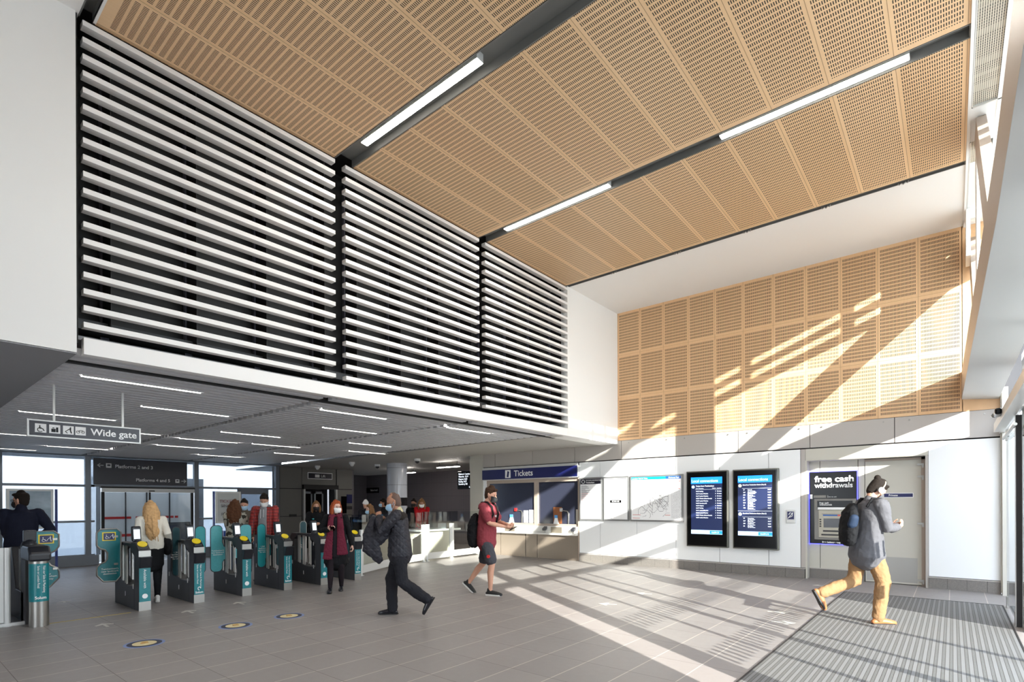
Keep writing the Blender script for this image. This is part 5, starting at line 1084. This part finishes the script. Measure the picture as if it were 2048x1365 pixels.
# 3 man in red T shirt
p = Person('man in dark red T-shirt, grey shorts and black mask, looking at his phone', (-6.05, 6.72), 18, 1.83, lf=(-.08, -.42, .17, 38), rf=(.09, .06, .085, 0), lw=(-.05, .34, 1.17), rw=(.08, .33, 1.15), lean=2, hp=14, hy=4, skin=SKIN, vox=.0075, lpole=(-.6, -.6, -.6), rpole=(.6, -.6, -.6), curl=50, pelvis=(0, -.04), leg=1.)
TS = fabric('dark_red_cotton', (.54, .23, .26)); SH = fabric('charcoal_shorts', (.27, .27, .29))
p.trousers(SH, (.094, .090, .08, .07), .05, fold=((.014, .05),)); p.top(TS, hem=.82, r=(.195, .15), rc=(.185, .125), sleeve='short', sr=(.070, .05, .04), name='t_shirt', fold=((.022, .10), (.007, .035)), hemr=(.188, .155))
o = text(p.root, 'RRC', (0, 0, 0), .05, 'S', M_TXT, name='shirt_print'); o.location = p.T(.0, .152, 1.27); o.rotation_euler = (R(90), 0, R(180)); o['label'] = 'small white print on the chest'
o = MB().cyl(p.hip['r'].lerp(p.knee['r'], .7) + V3((.09, .02, 0)), p.hip['r'].lerp(p.knee['r'], .7) + V3((.108, .02, 0)), .028, 18).build('shorts_badge', mat('badge_red', (.85, .15, .15), .5), p.root, world=False)
p.shoes(mat('black_trainer', (.12, .12, .12), .6), SOLE_W, .022); p.mask(M_MASKK); p.hair(HBR, 'short')
p.phone('r', 'dark phone in the hands of the man in the red T-shirt')
p.bag('slouchy black backpack hanging on the back of the man in the red T-shirt', BLACKF, at=(.05, -.20, 1.04), size=(.16, .10, .22), fold=((.04, .06),))

# 4 woman with burgundy scarf
p = Person('red haired woman in black coat and burgundy scarf, white mask, beside the gates', (-8.44, 5.33), -38, 1.60, lf=(-.08, -.05, .08, 5), rf=(.08, .22, .085, 0), lw=(-.27, .0, .80), rw=(.10, .26, 1.10), lean=0, hp=-4, hy=38, female=True, skin=SKINP, vox=.008, rpole=(.8, -.4, -.8), curl=50)
TI = fabric('black_tights', (.12, .09, .11)); p.trousers(TI, (.085, .062, .056, .040), 1., fold=None); p.top(BLACKF, hem=.55, r=(.185, .14), rc=(.172, .12), sr=(.064, .056, .046), name='coat', hemr=(.235, .17), fold=((.03, .09),)); p.shoes(LEATH, SOLE_K, .01, .92)
b = Blob(); k = p.k; SC_ = fabric('burgundy_scarf', (.40, .13, .20)); b.loft([p.T(0.09 * math.cos(a), .01 + .085 * math.sin(a), 1.475 - .02 * math.sin(a)) for a in [i * math.pi / 5 for i in range(10)]], [.035] * 10)
b.loft([p.T(-.07, .10, 1.46), p.T(-.085, .155, 1.30), p.T(-.09, .165, 1.1), p.T(-.11, .18, .90), p.T(-.12, .19, .72)], [(.045, .022), (.055, .020), (.065, .018), (.085, .016), (.10, .014)], (1, 0, 0)); b.loft([p.T(.07, .10, 1.46), p.T(.08, .155, 1.30), p.T(.09, .17, 1.1), p.T(.11, .19, .90), p.T(.13, .20, .64)], [(.045, .022), (.050, .020), (.055, .018), (.07, .016), (.085, .014)], (1, 0, 0)); b.done('scarf', SC_, p.root, .008, 4, ((.02, .03),))
DR = fabric('dark_spotted_dress', (.12, .10, .12)); b = Blob(); b.loft([p.T(0, .09, 1.4), p.T(0, .14, 1.1), p.T(0, .155, .68)], [(.05, .03), (.06, .02), (.08, .02)], (1, 0, 0)); b.done('dress', DR, p.root, .009, 4)
p.mask(M_MASKW); p.hair(HRD, 'bob', ((.006, .03),)); p.phone('r', 'pale phone in the hand of the woman with the burgundy scarf')
b = MB()
for g in (-1, 1): b.tube([p.Hd(g * .032 + .024 * math.cos(a), .104, .008 + .018 * math.sin(a)) for a in [i * math.pi / 5 for i in range(10)]], .0022, 5, True)
b.build('glasses', M_GASK, p.root, world=False)
p.bag('black rucksack on the back of the woman with the burgundy scarf', BLACKF, at=(.02, -.22, 1.14), size=(.15, .10, .22))

# 5 blonde woman from behind
p = Person('long haired blonde woman in cream jumper seen from behind in the ticket gate', (-9.72, 2.88), 168, 1.60, lf=(-.07, .30, .12, -8), rf=(.07, -.02, .085, 0), lw=(-.20, .18, 1.02), rw=(.24, .10, .98), lean=4, hp=10, hy=14, female=True, skin=SKINP, vox=.008)
p.trousers(BLACKF, (.100, .070, .056, .044), 1., fold=((.008, .05),)); p.top(fabric('cream_jumper', (.87, .85, .80)), hem=.93, r=(.19, .145), rc=(.18, .13), sr=(.060, .056, .046), name='jumper', hemr=(.17, .13), fold=((.018, .10),)); b = Blob(); b.loft([p.pel + V3((0, 0, .04)), p.pel - V3((0, 0, .12)), p.pel - V3((0, 0, .26))], [(.155, .115), (.165, .125), (.165, .12)], (1, 0, 0)); b.done('shirt_tail', BLACKF, p.root, .01, 4)
p.shoes(mat('white_trainer', (.88, .87, .85), .6), SOLE_W, .025, .95); p.hair(HBL, 'long', ((.010, .03),))
p.bag('black shoulder bag at the blonde woman\'s right hip', BLACKF, at=(.23, .02, .98), size=(.06, .12, .13), name='shoulder_bag', straps=False)

# 6 man at the left edge
p = Person('man in dark navy jacket and black mask at the left edge, back turned', (-10.75, 1.50), 172, 1.75, lf=(-.09, .06, .08, 0), rf=(.09, -.04, .08, 0), lw=(-.14, .30, 1.04), rw=(.16, .10, 1.00), hy=52, hp=4, lean=4, skin=SKIN, rpole=(1, -.4, -.3))
NV = fabric('dark_navy', (.085, .095, .16)); p.trousers(DENIM); p.top(NV, hem=.88, r=(.20, .14), rc=(.195, .13), sr=(.075, .07, .055), collar=.05, fold=((.014, .08),)); p.shoes(LEATH, SOLE_K); p.mask(M_MASKK); p.hair(HDK, 'short')
b = MB()
for g in (-1, 1): b.tube([p.Hd(g * .032 + .024 * math.cos(a), .104, .008 + .018 * math.sin(a)) for a in [i * math.pi / 5 for i in range(10)]], .0025, 5, True).tube([p.Hd(g * .056, .10, .01), p.Hd(g * .08, .0, .01)], .0025, 5)
b.build('glasses', M_GASK, p.root, world=False)

# 7-9 group coming to the gates
p = Person('woman with long curly brown hair seen from behind, by the pale poster', (-11.45, 4.88), 150, 1.66, lf=(-.08, 0, .08), rf=(.08, .1, .08), lw=(-.15, .28, 1.25), rw=(.22, .05, .85), female=True, hy=-25, vox=.011, skin=SKINP); CAM = mat('patterned_jacket', (.70, .69, .63), .8)
g_ = NG(CAM); P, x, y, z = g_.xyz(); n = g_.noise(P, 14, 3); CAM.node_tree.links.new(g_.mix(g_.m('GREATER_THAN', n, .54), lin((.74, .73, .67)), lin((.22, .21, .17))), CAM.node_tree.nodes['Principled BSDF'].inputs['Base Color'])
p.trousers(fabric('grey_blue_jeans', (.32, .38, .46))); p.top(CAM, hem=.85, r=(.19, .14), rc=(.18, .13)); p.shoes(LEATH, SOLE_W); p.hair(HCU, 'curly', ((.04, .04), (.02, .012)))
p = Person('woman in olive jacket and blue mask, left of the man in red padded jacket', (-12.4, 5.50), -35, 1.74, lf=(-.08, 0, .08), rf=(.08, .1, .08), lw=(-.2, .12, .85), rw=(.2, .12, .85), female=True, hp=10, vox=.011, skin=SKIN); p.trousers(DENIM)
p.top(fabric('olive_jacket', (.37, .33, .29)), hem=.82, r=(.19, .14), rc=(.185, .13), collar=.04); b = Blob(); b.loft([p.T(0, .10, 1.42), p.T(0, .135, 1.2), p.T(0, .14, .95)], [(.05, .03), (.06, .02), (.06, .02)], (1, 0, 0)); b.done('sweatshirt', fabric('grey_sweat', (.55, .53, .53)), p.root, .011, 4); p.shoes(LEATH, SOLE_W); p.mask(M_MASKB); p.hair(HDK, 'tied')
p = Person('man in red checked padded jacket and grey hoodie with white mask, behind the gates', (-10.95, 5.27), -45, 1.78, lf=(-.09, 0, .08), rf=(.09, .12, .08), lw=(-.25, .12, .86), rw=(.24, .20, .90), hp=26, hy=4, vox=.009, skin=SKIN, wide=1.0)
RC = mat('red_check', (.60, .14, .13), .6); g_ = NG(RC); P, x, y, z = g_.xyz(); li = g_.m('MAXIMUM', g_.band(z, .062, 0, 0, .010), g_.band(x, .075, .02, 0, .008)); RC.node_tree.links.new(g_.mix(li, lin((.62, .17, .15)), lin((.26, .07, .09))), RC.node_tree.nodes['Principled BSDF'].inputs['Base Color'])
p.trousers(DENIM); p.top(RC, hem=.86, r=(.205, .145), rc=(.20, .14), sr=(.074, .068, .055), fold=((.024, .05),)); HG = fabric('grey_hoodie', (.55, .55, .56)); b = Blob(); k = p.k
b.loft([p.T(0, .085, 1.45), p.T(0, .145, 1.3), p.T(0, .155, 1.1), p.T(0, .155, .88)], [(.07, .04), (.085, .02), (.09, .02), (.09, .02)], (1, 0, 0)); b.loft([p.T(.075 * math.cos(a), -.03 + .08 * math.sin(a), 1.485 + .012 * math.sin(a)) for a in [i * math.pi / 5 for i in range(10)]], [.034] * 10); b.done('hoodie', HG, p.root, .010, 4, ((.01, .04),)); MB().tube([p.T(-.03, .168, 1.42), p.T(-.03, .178, 1.26)], .004, 6).tube([p.T(.03, .168, 1.42), p.T(.03, .178, 1.24)], .004, 6).build('drawstring', M_TXT, p.root, world=False)
p.shoes(LEATH, SOLE_W); p.mask(M_MASKW); p.hair(HDK, 'short')
# 10 staff in black by the lift
p = Person('person in black jacket and black face covering in front of the lift', (-11.95, 7.00), -30, 1.66, lf=(-.09, 0, .08), rf=(.09, .05, .08), lw=(-.04, .26, 1.10), rw=(.04, .26, 1.10), hy=6, vox=.011, skin=SKIN, female=True, lpole=(-.7, -.6, -.6), rpole=(.7, -.6, -.6)); p.trousers(DENIM); p.top(BLACKF, hem=.84, r=(.20, .14), rc=(.19, .13), collar=.05); MB().ball(p.T(.07, .148, 1.30), (.028, .01, .02)).build('teal_badge', M_PT2, p.root, world=False); p.shoes(LEATH, SOLE_K); p.mask(M_MASKK); p.hair(HLB, 'bob')
# 11-15 background
p = Person('woman with wavy light brown hair and lowered mask behind the glass barrier', (-11.65, 8.35), 262, 1.56, lf=(-.08, 0, .08), rf=(.08, .05, .08), lw=(-.12, .26, 1.02), rw=(.12, .26, 1.02), female=True, hy=-8, vox=.011, skin=SKINP); p.trousers(DENIM); p.top(BLACKF, hem=.8, name='coat'); p.shoes(LEATH, SOLE_K); p.mask(M_MASKB, low=.03); p.hair(HLB, 'long', ((.03, .03),))
p = Person('person in dark coat with blue mask, left of the round column', (-14.0, 10.55), 230, 1.84, lf=(-.09, 0, .08), rf=(.09, .05, .08), lw=(-.22, .05, .85), rw=(.22, .05, .85), vox=.014, skin=SKIND, hy=10); p.trousers(BLACKF); p.top(BLACKF, hem=.7, name='coat'); p.shoes(LEATH, SOLE_K); p.mask(M_MASKB, straps=False); p.hair(HDK, 'short')
p = Person('person in white cap standing behind the wavy haired woman', (-14.1, 9.95), 180, 1.80, lf=(-.09, 0, .08), rf=(.09, .05, .08), lw=(-.22, .05, .85), rw=(.22, .05, .85), vox=.014, skin=SKIN); p.trousers(BLACKF); p.top(DENIM, hem=.7, name='coat'); p.shoes(LEATH, SOLE_K); b = Blob(); b.loft([p.Hd(0, -.005, .04), p.Hd(0, -.005, .10), p.Hd(0, -.005, .115)], [(.086, .105), (.078, .095), (.06, .07)], (1, 0, 0)); b.loft([p.Hd(0, .09, .06), p.Hd(0, .16, .05)], [(.06, .008), (.05, .006)], (1, 0, 0)); b.done('cap', M_WHITE, p.root, .012, 3)
p = Person('dark clothed person partly hidden behind the man in the quilted jacket', (-13.3, 11.2), -60, 1.80, lf=(-.09, 0, .08), rf=(.09, .05, .08), lw=(-.22, .05, .85), rw=(.22, .05, .85), vox=.014, skin=SKIND); p.trousers(BLACKF); p.top(BLACKF, hem=.8); p.shoes(LEATH, SOLE_K); p.mask(M_MASKK, straps=False); p.hair(HDK, 'short')
p = Person('woman in red coat with white mask bending over the cream desk', (-12.62, 10.95), -45, 1.80, lf=(-.08, 0, .08), rf=(.08, .05, .08), lw=(-.10, .40, 1.02), rw=(.10, .40, 1.02), female=True, hp=22, lean=10, vox=.012, skin=SKIND); p.trousers(DENIM); p.top(fabric('red_coat', (.66, .06, .09)), hem=.7, r=(.20, .15), name='coat', collar=.05); p.shoes(LEATH, SOLE_K); p.mask(M_MASKW, straps=False); p.hair(HLB, 'bob')
